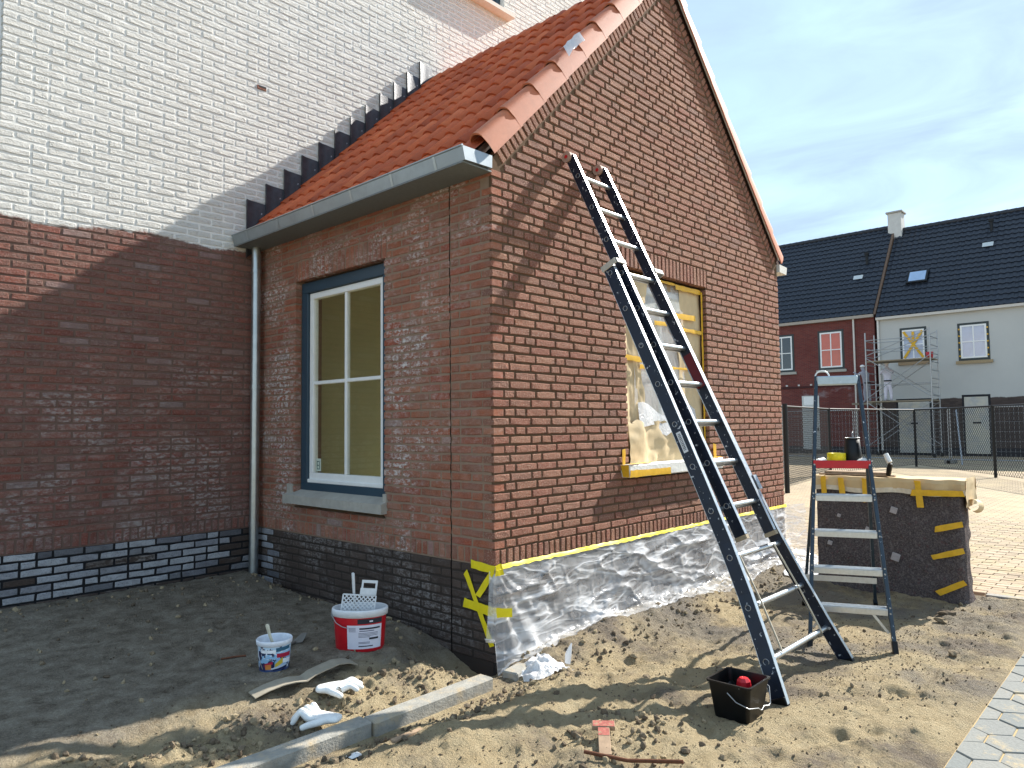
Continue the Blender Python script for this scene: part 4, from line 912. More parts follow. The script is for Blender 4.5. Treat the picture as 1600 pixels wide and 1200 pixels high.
m = MB(); m.grid(P); sheet_ = m.build('plastic_sheet', FILM, None, 'crumpled clear plastic sheet taped over the plinth of the gable wall', 'plastic sheet', fix=False)
# lemon tape along its top edge and crosses at the corner
P = []; rg = random.Random(4)
for i in range(121):
    x = -0.004+(W+0.008)*i/120; P.append([(x, -0.0065-rg.uniform(0, .004), ZT+0.012+rg.uniform(-.004, .004)), (x, -0.012-rg.uniform(0, .004), ZT+0.004), (x, -0.020-rg.uniform(0, .005), ZT-0.013+rg.uniform(-.005, .005))])
m = MB(); m.grid(P); m.build('tape_strip', YTAPE, sheet_, fix=False)
Xn = (-1, 0, 0)
tape((-0.006, 0.215, 0.60), (-0.012, -0.012, 0.585), 0.055, Xn, YTAPE, sheet_, 21); tape((-0.007, 0.0, 0.585), (-0.007, 0.15, 0.395), 0.042, Xn, YTAPE, sheet_, 22)
tape((-0.007, 0.268, 0.54), (-0.009, 0.02, 0.09), 0.042, Xn, YTAPE, sheet_, 23); tape((-0.008, 0.285, 0.335), (-0.012, 0.0, 0.312), 0.062, Xn, YTAPE, sheet_, 24)
tape((-0.012, -0.0, 0.31), (0.085, -0.07, 0.305), 0.062, (-.4, -1, 0), YTAPE, sheet_, 25); tape((-0.012, -0.012, 0.58), (0.05, -0.02, 0.585), 0.075, Yn, YTAPE, sheet_, 26)
# loose crumpled film beside the kerb and by the far corner
def heap(name, label, cx, cy, rx, ry, hz, seed, mat, lift=0.0):
    P = []; n = 34
    for i in range(n+1):
        row = []
        for k in range(n+1):
            u, v = i/n*2-1, k/n*2-1; r_ = math.sqrt(u*u+v*v); x = cx+u*rx*(1+0.28*(sfbm(v*2, seed, 1.4, 2, seed))); y = cy+v*ry*(1+0.28*(sfbm(u*2, seed+5, 1.4, 2, seed)))
            e_ = max(0, 1-r_*0.9); z = gz(x, y)+lift+0.006+hz*e_**0.7*(0.35+1.1*abs((sfbm(u*2.2, v*2.2, 1.1, 2, seed+2))))
            row.append((x, y, z))
        P.append(row)
    m = MB(); m.grid(P); return m.build(name, mat, None, label, 'plastic', fix=False)
heap('plastic_wrap', 'bunched white plastic film lying at the end of the concrete kerb', 0.02, -0.34, 0.17, 0.14, 0.085, 3, BAG)
heap('plastic_wrap', 'white end of the plastic film spread on the sand beyond the ladder', 4.15, -0.62, 0.55, 0.22, 0.10, 9, BAG, 0.012)
m = MB(); m.tube([(0.17, -0.46, 0.04), (0.175, -0.462, 0.09), (0.18, -0.468, 0.12), (0.20, -0.47, 0.16)], [0.022, 0.026, 0.018, 0.004], 8, sq=0.5); m.build('plastic_scrap', BAG, None, 'small upright twist of white film sticking out of the soil', 'plastic')

# ---------------------------------------------------------------- kerb stones
for i, (a, b_, lab) in enumerate([(-3.2, -2.194, 'concrete kerb stone at the bottom left, partly out of frame'), (-2.19, -1.192, 'concrete kerb stone lying just below the two white gloves'), (-1.188, -0.33, 'concrete kerb stone running towards the corner of the annex'), (-0.17, 0.02, 'short broken kerb piece under the bunched white film')]):
    m = MB(); dz = (0, 0, -0.004, -0.02)[i]; A = Matrix.Translation((0, -0.245, 0)) @ Matrix.Rotation((0.004, -0.003, 0.012, 0.2)[i], 4, 'Z')
    m.bbox((a, -0.055, -0.12), (b_, 0.055, 0.052+dz), 0.008, 0, A); m.build('kerb_stone', CONC, None, lab, 'kerb', 'kerb stones along the dug strip')

# ---------------------------------------------------------------- leaning extension ladder
LF = Vector((0, -1.69, -0.01)); LT = Vector((0, 0.01, 3.60)); LU = (LT-LF).normalized(); LN = Vector((1, 0, 0)).cross(LU); LLEN = (LT-LF).length
def LP(x, s_, n_=0.0): return Vector((x, 0, 0))+LF+LU*s_+LN*n_
lad = thing('extension_ladder', 'navy two-part extension ladder with silver rungs leaning against the gable', 'ladder', (0.98, -1.69, 0))
def stile(path, n0, n1, mat=NAVY, th=0.026):
    """path: (x, s) stations along the stile"""
    def run(na, nb, t, nm, mt, par, trim=0.0):
        m = MB(); ring_ = []
        for i, (x, s_) in enumerate(path):
            q = s_+(trim if i == 0 else (-trim if i == len(path)-1 else 0)); ring_.append([LP(x-t/2, q, na), LP(x+t/2, q, na), LP(x+t/2, q, nb), LP(x-t/2, q, nb)])
        m.grid([r_+[r_[0]] for r_ in ring_], smooth=False); m.add(ring_[0], [(0, 1, 2, 3)]); m.add(ring_[-1], [(0, 1, 2, 3)]); return m.build(nm, mt, par)
    o = run(n0, n1, th, 'stile', mat, lad); run(n0-0.0025, n0-0.0002, th+.004, 'edge_strip', ALU, o, .01); run(n1+0.0002, n1+0.0025, th+.004, 'edge_strip', ALU, o, .01); return o
PL_ = [(0.478, 0.0), (0.552, 0.3), (0.610, 0.6), (0.645, 0.9), (0.668, 1.3), (0.690, 1.9), (0.715, 2.93)]
PR_ = [(1.500, 0.0), (1.425, 0.3), (1.360, 0.6), (1.312, 0.9), (1.288, 1.3), (1.276, 1.9), (1.268, 2.93)]
sl_ = stile(PL_, -0.042, 0.042); sr_ = stile(PR_, -0.042, 0.042)
ul = stile([(0.790, 0.91), (0.792, 3.90)], 0.001, 0.073); ur = stile([(1.192, 0.89), (1.190, 3.90)], 0.001, 0.073)
def xl(s_): return float(np.interp(s_, [q[1] for q in PL_], [q[0] for q in PL_]))
def xr(s_): return float(np.interp(s_, [q[1] for q in PR_], [q[0] for q in PR_]))
XL0, XR0 = PL_[0][0], PR_[0][0]
def ring(xp, s_, n_, par):
    m = MB(); c = LP(xp, s_, n_); pts = [c+LU*0.0165*math.cos(a)+LN*0.0165*math.sin(a) for a in np.linspace(0, 2*math.pi, 17)]; m.tube(pts, 0.0022, 6, cap=False); m.build('rung_end', STEEL, par)
for i in range(10):
    s_ = 0.232+i*0.2925
    if s_ > 2.9: break
    m = MB(); m.tube([LP(xl(s_)+.01, s_, 0), LP(xr(s_)-.01, s_, 0)], 0.0165, 12); m.build('rung', ALU, lad); ring(xl(s_)-0.0145, s_, -0.004, sl_)
for i in range(10):
    s_ = 1.113+i*0.2895
    m = MB(); m.tube([LP(0.797, s_, 0.037), LP(1.186, s_, 0.037)], 0.0165, 12); m.build('rung', ALU, lad); ring(0.7755, s_, 0.037, ul)
GREYP = simple('grey_plastic', lin(176, 172, 160), 0.6, 0, 0.4, 0.1, 20)
for x, s_ in ((0.76, 2.92), (1.255, 2.92)):
    m = MB(); A = Matrix(((1, 0, 0, LP(x, s_)[0]), (0, LU[1], LN[1], LP(x, s_)[1]), (0, LU[2], LN[2], LP(x, s_)[2]), (0, 0, 0, 1))); m.bbox((-0.068, -0.022, -0.055), (0.068, 0.022, -0.044), .003, 0, A) ; m.bbox((-0.068, -0.022, -0.044), (-0.058, 0.022, 0.076), .003, 0, A); m.bbox((0.058, -0.022, -0.044), (0.068, 0.022, 0.076), .003, 0, A); m.bbox((-0.058, -0.02, 0.0765), (0.058, 0.02, 0.084), .003, 0, A); m.build('guide_bracket', GREYP, lad)
for x in (0.79, 1.19):                                # wall wheels
    m = MB(); c = LP(x, 3.91, 0.02); w_ = 0.034 if x < 1 else 0.05; m.tube([c+Vector((-w_/2-.01, 0, 0)), c+Vector((w_/2+.01, 0, 0))], 0.042, 18); wh_ = m.build('wheel', simple('wheel_rubber', lin(168, 140, 124), 0.7), lad)
    m = MB(); m.tube([c+Vector((-w_/2-.014, 0, 0)), c+Vector((w_/2+.014, 0, 0))], 0.014, 10); m.build('wheel_hub', REDP, wh_)
for x, s_ in ((0.790, 0.91), (1.192, 0.89)):
    m = MB(); m.bar(LP(x, s_-0.02, 0.037), LP(x, s_+0.006, 0.037), 0.034, 0.08, up=LN); m.build('end_cap', simple('cap_grey', lin(150, 136, 112), 0.7), lad)
for x in (XL0, XR0):
    m = MB(); m.bar(LP(x, -0.012, 0), LP(x, 0.05, 0), 0.034, 0.086, up=LN, bev=0.004); m.build('foot', BLACKP, lad)
m = MB(); m.bar(LP(1.29, 1.18, 0.02), LP(1.29, 1.28, 0.02), 0.05, 0.09, up=LN); m.build('hook', ALU, lad)
m = MB(); xs_ = 1.1775; q = [LP(xs_, 1.96, 0.004), LP(xs_, 1.96, 0.070), LP(xs_, 2.22, 0.070), LP(xs_, 2.22, 0.004)]; m.prism([p-Vector((0.0012, 0, 0)) for p in q], (0, 0, 0), (0.001, 0, 0)); m.build('red_label', simple('label_red', lin(96, 22, 30), 0.5), lad)
def on_stile(s0, s1, n0, n1, lift, mat, par):
    q = [LP(xl(s0)-0.0133-lift, s0, n0), LP(xl(s0)-0.0133-lift, s0, n1), LP(xl(s1)-0.0133-lift, s1, n1), LP(xl(s1)-0.0133-lift, s1, n0)]; m = MB(); m.prism(q, (0, 0, 0), (0.0006, 0, 0)); return m.build('label', mat, par)
lb = on_stile(1.50, 1.64, -0.022, 0.012, 0.0008, simple('label_white', lin(206, 208, 210), 0.5), sl_)
PRINT = simple('print_dark', lin(48, 52, 60), 0.6)
for i in range(11):
    s0 = 1.515+i*0.0105; rg = random.Random(i); m = MB()
    for n0, n1 in ((-0.014, -0.010), (-0.006, -0.002) if rg.random() < .6 else (-0.002, 0.002), (0.0, 0.004)):
        q = [LP(xl(s0)-0.0148, s0, n0), LP(xl(s0)-0.0148, s0, n1), LP(xl(s0)-0.0148, s0+0.007, n1), LP(xl(s0)-0.0148, s0+0.007, n0)]; m.prism(q, (0, 0, 0), (0.0004, 0, 0))
    q = [LP(xl(s0)-0.0148, s0+.001, -0.014), LP(xl(s0)-0.0148, s0+.001, 0.004), LP(xl(s0)-0.0148, s0+0.003, 0.004), LP(xl(s0)-0.0148, s0+0.003, -0.014)]; m.prism(q, (0, 0, 0), (0.0004, 0, 0)); m.build('print_mark', PRINT, lb)
# cord hanging between the lower rungs
for x, s0, s1, dx in ((0.70, 0.82, 0.24, 0.0), (1.20, 0.82, 0.22, 0.10)):
    m = MB(); m.tube([LP(x, s0, 0.02)-Vector((0, 0, 0)), LP(x+dx*0.5, (s0+s1)/2, 0.028), LP(x+dx, s1, 0.02)], 0.006, 6); m.build('pull_cord', simple('cord_beige', lin(190, 180, 160), 0.8), lad)

# ---------------------------------------------------------------- step ladder
sA, sB = np.array([1.654, -1.394, 0]), np.array([1.853, -1.883, 0]); sw = (sB-sA)/np.linalg.norm(sB-sA); sn = np.array([-sw[1], sw[0], 0]); sM = (sA+sB)/2
def SP(w_, d_, z): p = sM+sw*w_+sn*d_; return Vector((p[0], p[1], z))
stp = thing('step_ladder', 'grey-blue step ladder with flat silver treads beside the wrapped wall', 'step ladder', tuple(SP(0, 0.5, 0)))
LE = 0.29
def hwid(z): return 0.262-0.064*z
for sg in (-1, 1):
    m = MB(); m.bar(SP(sg*hwid(0)+.0, 0, 0.0), SP(sg*hwid(1.86), LE*1.86, 1.87), 0.026, 0.062, up=tuple(sn), bev=0.003); o = m.build('front_stile', SLATE, stp)
    m = MB(); m.bar(SP(sg*hwid(0), -0.006, -0.012), SP(sg*hwid(0.07), LE*0.07-.004, 0.07), 0.034, 0.07, up=tuple(sn), bev=0.003); m.build('foot', BLACKP, o)
    for z in (0.26, 0.505, 0.75, 0.995, 1.235):
        for dz in (-0.018, 0.018):
            c = SP(sg*(hwid(z)), LE*z-0.034+dz*.29, z+dz); m = MB(); m.tube([c-Vector(sn)*0.004, c+Vector(sn)*0.002], 0.006, 8); m.build('rivet', STEEL, o)
    m = MB(); m.bar(SP(sg*0.272, 1.25, 0.0), SP(sg*0.178, LE*1.2+0.10, 1.22), 0.022, 0.04, up=tuple(sn)); o = m.build('rear_leg', SLATE, stp)
    m = MB(); m.bar(SP(sg*0.273, 1.26, -0.012), SP(sg*0.268, 1.20, 0.06), 0.032, 0.05, up=tuple(sn)); m.build('foot', BLACKP, o)
    m = MB(); m.bar(SP(sg*(hwid(.26)-.01), LE*.26+.01, 0.10), SP(sg*(hwid(.26)-0.12), LE*.26+.02, 0.245), 0.016, 0.004, up=tuple(sn)); m.build('brace', ALU, stp)
for z in (0.26, 0.505, 0.75, 0.995):
    a = hwid(z)-0.013; A = Matrix(((sw[0], sn[0], 0, sM[0]), (sw[1], sn[1], 0, sM[1]), (0, 0, 1, 0), (0, 0, 0, 1)))
    m = MB(); m.bbox((-a, LE*z-0.03, z-0.036), (a, LE*z-0.022, z+0.002), .002, 0, A); m.bbox((-a, LE*z-0.03, z+0.002), (a, LE*z+0.055, z+0.010), .002, 0, A)
    for q in range(4): m.box((-a+.01, LE*z-0.018+q*0.018, z+0.0102), (a-.01, LE*z-0.012+q*0.018, z+0.0125), 0, A)
    m.build('tread', ALU, stp)
z = 1.235; a = hwid(z)-0.013
m = MB(); m.bbox((-a-.02, LE*z-0.04, z-0.045), (a+.02, LE*z-0.028, z+0.012), .003, 0, A); m.build('platform_front', REDP, stp)
m = MB(); m.bbox((-a, LE*z-0.028, z-0.02), (a, LE*z+0.24, z+0.006), .003, 0, A); m.build('platform', simple('platform_grey', lin(196, 196, 192), 0.55, 0.2), stp)
z = 1.855; a = hwid(z)-0.0; m = MB(); m.bbox((-a, LE*z-0.045, z-0.05), (a, LE*z+0.03, z+0.018), .008, 0, A); m.build('top_cap', simple('cap_pale', lin(176, 190, 196), 0.4, 0.5, 0.5, 0.1, 18, 0, splat=0.7), stp)
m = MB(); m.tube([SP(-0.10+0.05*math.cos(t)*-1+0.0, LE*1.87+0.02, 1.868+0.05*math.sin(t)) for t in np.linspace(0, math.pi, 13)], 0.006, 8); m.build('hanging_hoop', WHITE, stp)
m = MB(); m.bar(SP(-0.262, 0.98, 0.27), SP(0.262, 0.98, 0.27), 0.004, 0.045, up=(0, 0, 1)); m.build('rear_rail', ALU, stp)
# things standing on its platform
c = SP(-0.03, LE*1.235+0.03, 1.243); m = MB(); m.lathe([(0.0, 0), (0.062, 0), (0.064, 0.004), (0.064, 0.052), (0.062, 0.055), (0.034, 0.055), (0.032, 0.052), (0.032, 0.004), (0.03, 0.001)], c, 28); m.build('tape_roll', simple('tape_roll_yellow', lin(226, 202, 20), 0.45), None, 'yellow roll of tape on the platform of the step ladder', 'tape roll')
c = SP(0.085, LE*1.235+0.09, 1.242); pot = thing('paint_pot', 'black conical pot with a hook on the step ladder platform', 'pot', tuple(c))
m = MB(); m.lathe([(0.0, 0), (0.062, 0), (0.064, 0.004), (0.048, 0.165), (0.0, 0.168)], c, 26); m.build('body', BLACK, pot)
m = MB(); m.tube([c+Vector((0.050*math.cos(t), 0.050*math.sin(t), 0.166)) for t in np.linspace(0, 2*math.pi, 25)], 0.003, 6, cap=False); m.build('rim', STEEL, pot)
m = MB(); m.tube([c+Vector((0, 0, 0.165)), c+Vector((0, 0, 0.20)), c+Vector((0.012, 0, 0.212)), c+Vector((0.014, 0.01, 0.198))], 0.003, 6); m.build('hook', STEEL, pot)
def rag(cx, cy, cz, rx, ry, h, seed, label, name='rag', cat='rag', mat=BAG):
    n = 16; P = []
    for i in range(n+1):
        row = []
        for k in range(n+1):
            u, v = i/n*2-1, k/n*2-1; r_ = min(1, math.sqrt(u*u+v*v)); row.append((cx+u*rx, cy+v*ry, cz+h*max(0, 1-r_)**0.6*(0.5+abs((sfbm(u*2, v*2, 1.3, 3, seed))))))
        P.append(row)
    m = MB(); m.grid(P); m.build(name, mat, None, label, cat, fix=False)
c = SP(-0.135, LE*1.235+0.03, 1.242); rag(c[0], c[1], c[2], 0.05, 0.045, 0.03, 2, 'white crumpled rag beside the tape roll on the step ladder', mat=WHITE)
c = SP(0.15, LE*1.235+0.01, 1.242); rag(c[0], c[1], c[2], 0.045, 0.05, 0.03, 5, 'white crumpled rag at the foot of the black pot', mat=WHITE)

# ---------------------------------------------------------------- black scuttle by the ladder foot
def scuttle():
    c = Vector((0.225, -1.565, gz(0.225, -1.565)-0.008)); t = thing('roller_bucket', 'black square paint bucket with wire handle at the foot of the ladder', 'bucket', tuple(c))
    def rr(w, d, z, r=0.02, n=4):
        pts = []
        for (sx, sy, a0) in ((1, 1, 0), (-1, 1, 90), (-1, -1, 180), (1, -1, 270)):
            for k in range(n+1):
                a = R(a0+90*k/n); pts.append(c+Vector((sx*(w/2-r)+r*math.cos(a), sy*(d/2-r)+r*math.sin(a), z)))
        return pts
    H = 0.185; m = MB(); L = [rr(0.19, 0.185, 0.0), rr(0.195, 0.19, 0.004), rr(0.242, 0.232, H), rr(0.258, 0.248, H), rr(0.258, 0.248, H+0.010), rr(0.236, 0.226, H+0.010), rr(0.188, 0.18, 0.008)]
    n = len(L[0]); m.grid([[*l, l[0]] for l in L], smooth=False); m.add(L[0], [tuple(range(n))]); m.add(L[-1], [tuple(range(n))]); m.build('body', BLACKP, t)
    m = MB(); m.grid([[c+Vector((-0.10+0.2*i/8, -0.06+0.14*k/6, 0.03+0.11*k/6+0.004*math.sin(i*2.1))) for k in range(7)] for i in range(9)]); m.build('roller_slope', BLACKP, t)
    m = MB(); m.lathe([(0, 0.03), (0.022, 0.028), (0.036, 0.012), (0.040, -0.012), (0.03, -0.04)], c+Vector((0.02, -0.02, 0.165)), 8, smooth=False); m.build('red_knob', REDP, t)
    hp = [(-0.13, -0.0, 0.15), (-0.135, -0.05, 0.115), (-0.133, -0.118, 0.098), (-0.06, -0.134, 0.086), (-0.035, -0.138, 0.070), (-0.02, -0.138, 0.075), (0.0, -0.136, 0.082), (0.075, -0.13, 0.062), (0.098, -0.128, 0.07), (0.128, -0.11, 0.14), (0.132, -0.06, 0.168)]
    m = MB(); m.tube([c+Vector(q) for q in hp], 0.0028, 6); m.build('wire_handle', STEEL, t)
scuttle()

# ---------------------------------------------------------------- red oval bucket with tools
LABEL_PAPER = simple('label_paper', lin(214, 212, 222), 0.6, 0, 0.3, 0.04, 30)  # one even pale paper colour for the bucket label
def red_bucket():
    c = Vector((-0.66, 0.56, gz(-0.66, 0.56)-0.006)); t = thing('paint_bucket', 'red oval paint bucket with white rim and white label on the dark soil', 'bucket', tuple(c))
    ax = Vector((0.70, -0.72, 0)).normalized(); ay = Vector((-ax.y, ax.x, 0)); A = Matrix(((ax.x, ay.x, 0, c.x), (ax.y, ay.y, 0, c.y), (0, 0, 1, c.z), (0, 0, 0, 1)))
    def ell(prof, name, mat, sx=1.0, sy=0.72, par=t):
        m = MB(); m.lathe(prof, n=40, sx=sx, sy=sy, M=A); return m.build(name, mat, par, fix=False)
    body = ell([(0.0, 0), (0.148, 0), (0.152, 0.006), (0.166, 0.215)], 'body', REDP)
    ell([(0.166, 0.212), (0.176, 0.214), (0.178, 0.25), (0.174, 0.258), (0.166, 0.258), (0.163, 0.25), (0.150, 0.10)], 'rim', simple('white_plastic', lin(214, 216, 218), 0.4, 0, 0.5, 0.06, 20, 0, dirt=(0.5, lin(168, 172, 176))))
    ell([(0.1555, 0.15), (0.10, 0.152), (0.0, 0.15)], 'paint', simple('wet_white_paint', lin(206, 208, 212), 0.2))
    def patch(a0, a1, z0, z1, lift, name, mat, par, n=14):
        P = []
        for i in range(n+1):
            a = a0+(a1-a0)*i/n; row = []
            for z in (z0, (z0+z1)/2, z1):
                r_ = 0.152+(0.166-0.152)*(z-0.006)/0.209+lift; row.append(tuple(A @ Vector((r_*math.cos(a), r_*0.72*math.sin(a), z))))
            P.append(row)
        m = MB(); m.grid(P); return m.build(name, mat, par, fix=False)
    lb = patch(R(-112), R(-28), 0.022, 0.168, 0.0012, 'label', LABEL_PAPER, t)
    PR = simple('label_print', lin(92, 92, 108), 0.7); DK = simple('label_print_dark', lin(40, 40, 48), 0.7)
    patch(R(-84), R(-34), 0.142, 0.152, 0.0022, 'print_line', DK, lb); patch(R(-84), R(-50), 0.130, 0.135, 0.0022, 'print_line', PR, lb)
    for z in (0.118, 0.110, 0.102, 0.094, 0.062, 0.055): patch(R(-86), R(-40 if z > .1 else -60), z, z+0.003, 0.0022, 'print_line', PR, lb, 8)
    for z in (0.15, 0.143, 0.136, 0.129): patch(R(-108), R(-92), z, z+0.0025, 0.0022, 'print_line', PR, lb, 4)
    patch(R(-62), R(-38), 0.078, 0.090, 0.0022, 'print_bar', DK, lb, 8); patch(R(-86), R(-52), 0.036, 0.042, 0.0022, 'print_line', DK, lb, 8)
    patch(R(-88), R(-28), 0.176, 0.206, 0.0016, 'dark_band', DK, t); patch(R(-62), R(-54), 0.186, 0.195, 0.0026, 'band_mark', LABEL_PAPER, t, 4)
    pts = [A @ Vector((0.18*math.cos(a), 0.18*0.74*math.sin(a), z)) for a, z in ((R(180), 0.235), (R(200), 0.215), (R(222), 0.18), (R(240), 0.162), (R(252), 0.156))]
    m = MB(); m.tube(pts, 0.0028, 6); m.build('wire_handle', STEEL, t)
    # roller grid standing in the bucket
    gr_ = thing('roller_grid', 'white paint roller grid standing in the red bucket', 'roller grid', tuple(A @ Vector((0.0, 0.0, 0.15)))); PL = simple('dirty_white_plastic', lin(206, 206, 204), 0.55, 0, 0.4, 0.08, 30, 0, dirt=(0.5, lin(150, 152, 154)))
    G = A @ Matrix.Translation((-0.015, -0.03, 0.205)) @ Matrix.Rotation(R(-22), 4, 'X') @ Matrix.Rotation(R(4), 4, 'Y')
    m = MB(); hw_, hh_ = 0.105, 0.13
    for i in range(-9, 10):
        for sg in (-1, 1):
            # diagonals clipped to the plate
            pts = []
            for s_ in np.linspace(-0.3, 0.3, 61):
                x, z = i*0.027+s_*0.7, 0.065+sg*s_*0.7
                if abs(x) <= hw_ and 0.0 <= z <= hh_: pts.append((x, z))
            if len(pts) > 2: m.bar(G @ Vector((pts[0][0], 0.001*sg, pts[0][1])), G @ Vector((pts[-1][0], 0.001*sg, pts[-1][1])), 0.0065, 0.003, up=tuple(G.to_3x3() @ Vector((0, 1, 0))))
    m.build('lattice', PL, gr_)
    m = MB(); fr = [(-hw_, 0), (hw_, 0), (hw_, hh_), (-hw_, hh_)]
    for k in range(4): m.bar(G @ Vector((fr[k][0], 0, fr[k][1])), G @ Vector((fr[(k+1) % 4][0], 0, fr[(k+1) % 4][1])), 0.008, 0.006, up=tuple(G.to_3x3() @ Vector((0, 1, 0))))
    m.build('frame', PL, gr_)
    m = MB(); hx0, hx1 = 0.0, 0.105
    m.box((hx0, -.003, hh_), (hx1, .003, hh_+0.045), 0, G); m.box((hx0+.004, -.003, hh_+.045), (hx0+.016, .003, hh_+0.078), 0, G); m.box((hx1-.012, -.003, hh_+.045), (hx1, .003, hh_+0.078), 0, G); m.box((hx0+.004, -.003, hh_+.078), (hx1, .003, hh_+0.096), 0, G); m.build('grip', PL, gr_)
    bt_ = thing('paint_brush', 'white-handled brush standing upright in the red bucket', 'brush', tuple(A @ Vector((-0.03, 0.01, 0.16)))); B = A @ Matrix.Translation((-0.04, 0.045, 0.19)) @ Matrix.Rotation(R(-3), 4, 'Y')
    m = MB(); m.tube([B @ Vector((0, 0, z)) for z in (0.05, 0.10, 0.14, 0.18, 0.24, 0.268, 0.272)], [0.012, 0.010, 0.011, 0.0125, 0.0135, 0.013, 0.008], 10, sq=0.6); m.build('handle', PL, bt_)
    m = MB(); m.box((-0.022, -.008, 0.0), (0.022, .008, 0.052), 0, B); m.build('ferrule', PL, bt_)
red_bucket()

# ---------------------------------------------------------------- small printed pot with brush
def small_pot():
    c = Vector((-1.22, 0.62, gz(-1.22, 0.62)-0.004)); t = thing('paint_pot', 'small round paint pot with blue printed label and a brush inside', 'paint pot', tuple(c))
    b = NB('printed_blue_label'); p = b.objc(); x, y, z = b.xyz(p)[:3]; n = b.noise(p, 22, 3, 0.6); n2 = b.noise(b.map(p, (1, 1, 2.2)), 45, 2, 0.6)
    col = b.ramp(z, [(0.0, lin(60, 84, 130)), (0.018, lin(60, 84, 130)), (0.021, lin(232, 236, 240)), (0.05, lin(140, 184, 220)), (0.1, lin(150, 196, 230)), (0.16, lin(206, 224, 236))]); col = b.mix(b.step(n, 0.56, 0.58), col, lin(30, 40, 80)); col = b.mix(b.math('MULTIPLY', b.step(n2, 0.58, 0.6), b.step(z, 0.06, 0.1)), col, lin(240, 242, 244))
    LBL = b.fin(col, 0.45, None, 0, 0.4)
    m = MB(); m.lathe([(0, 0), (0.082, 0), (0.084, 0.003), (0.094, 0.150)], c, 36); bd = m.build('body', LBL, t, fix=False)
    m = MB(); m.lathe([(0.094, 0.146), (0.101, 0.150), (0.103, 0.172), (0.100, 0.178), (0.095, 0.176), (0.093, 0.170), (0.080, 0.05)], c, 36); m.build('rim', simple('pot_rim_white', lin(218, 222, 228), 0.4), t, fix=False)
    m = MB(); m.lathe([(0.084, 0.09), (0.0, 0.09)], c, 24); m.build('paint', simple('pot_paint', lin(196, 194, 196), 0.25), t, fix=False)
    def patch(a0, a1, z0, z1, z0b, z1b, col_):
        P = []
        for i in range(9):
            f = i/8; a = a0+(a1-a0)*f; lo, hi = z0+(z0b-z0)*f, z1+(z1b-z1)*f; P.append([c+Vector(((0.0852+0.067*zz)*math.cos(a), (0.0852+0.067*zz)*math.sin(a), zz)) for zz in (lo, hi)])
        m = MB(); m.grid(P); m.build('print_patch', col_, bd, fix=False)
    RD = simple('print_red', lin(176, 30, 62), 0.5); OR = simple('print_orange', lin(206, 128, 60), 0.5); YL = simple('print_yellow', lin(206, 176, 60), 0.5); NV = simple('print_navy', lin(34, 40, 78), 0.5); WH = simple('print_white', lin(236, 238, 240), 0.5); GN = simple('print_teal', lin(50, 96, 120), 0.5)
    v0 = math.atan2(CAMP[1]-c.y, CAMP[0]-c.x)
    patch(v0+.15, v0+1.2, .085, .108, .08, .104, RD); patch(v0-.6, v0-.2, .018, .045, .02, .05, OR); patch(v0+.05, v0+.55, .03, .05, .05, .085, YL); patch(v0-.1, v0+.9, .012, .02, .02, .034, NV); patch(v0-1.15, v0-.6, .01, .05, .012, .055, NV); patch(v0-.7, v0-.1, .03, .05, .05, .066, RD); patch(v0+.55, v0+1.25, .05, .075, .045, .07, WH); patch(v0-.9, v0+.1, .112, .13, .112, .13, WH); patch(v0+.1, v0+1.1, .118, .14, .124, .143, GN); patch(v0-1.3, v0-.9, .06, .12, .07, .12, NV)
    m = MB(); m.tube([c+Vector(q) for q in ((-0.102, 0.0, 0.155), (-0.115, -0.03, 0.11), (-0.112, -0.05, 0.06), (-0.10, -0.05, 0.03))], 0.0022, 6); m.build('wire_handle', STEEL, t)
    b_ = thing('paint_brush', 'pale wooden brush handle sticking out of the small blue pot', 'brush', tuple(c+Vector((-0.03, -0.02, 0.1)))); m = MB(); m.tube([c+Vector(q) for q in ((-0.005, -0.03, 0.09), (-0.018, -0.015, 0.15), (-0.028, 0.0, 0.19), (-0.034, 0.008, 0.225), (-0.038, 0.014, 0.252), (-0.039, 0.016, 0.26))], [0.013, 0.012, 0.012, 0.0145, 0.0165, 0.010], 10, sq=0.6); m.build('handle', simple('brush_wood', lin(196, 190, 168), 0.6), b_)
    m = MB(); m.box((c.x-0.02, c.y-0.045, c.z+0.05), (c.x+0.012, c.y-0.025, c.z+0.10)); m.build('bristle_block', simple('bristles', lin(206, 204, 186), 0.8), b_)
small_pot()
x, y = -0.85, 0.97; z = gz(x, y); m = MB(); m.prism([(x-.05, y-.03, z+.004), (x+.0, y-.045, z+.004), (x+.085, y+.035, z+.03), (x+.06, y+.06, z+.03), (x-.03, y+0.02, z+.006)], (0, 0, 0), (0, 0, 0.004)); m.tube([(x-.04, y-.02, z+.012), (x-.13, y-.07, z+.016)], [0.010, 0.012], 8); m.build('spatula', simple('spatula_grey', lin(128, 126, 120), 0.5, 0.3), None, 'grey spatula lying behind the small paint pot', 'spatula')
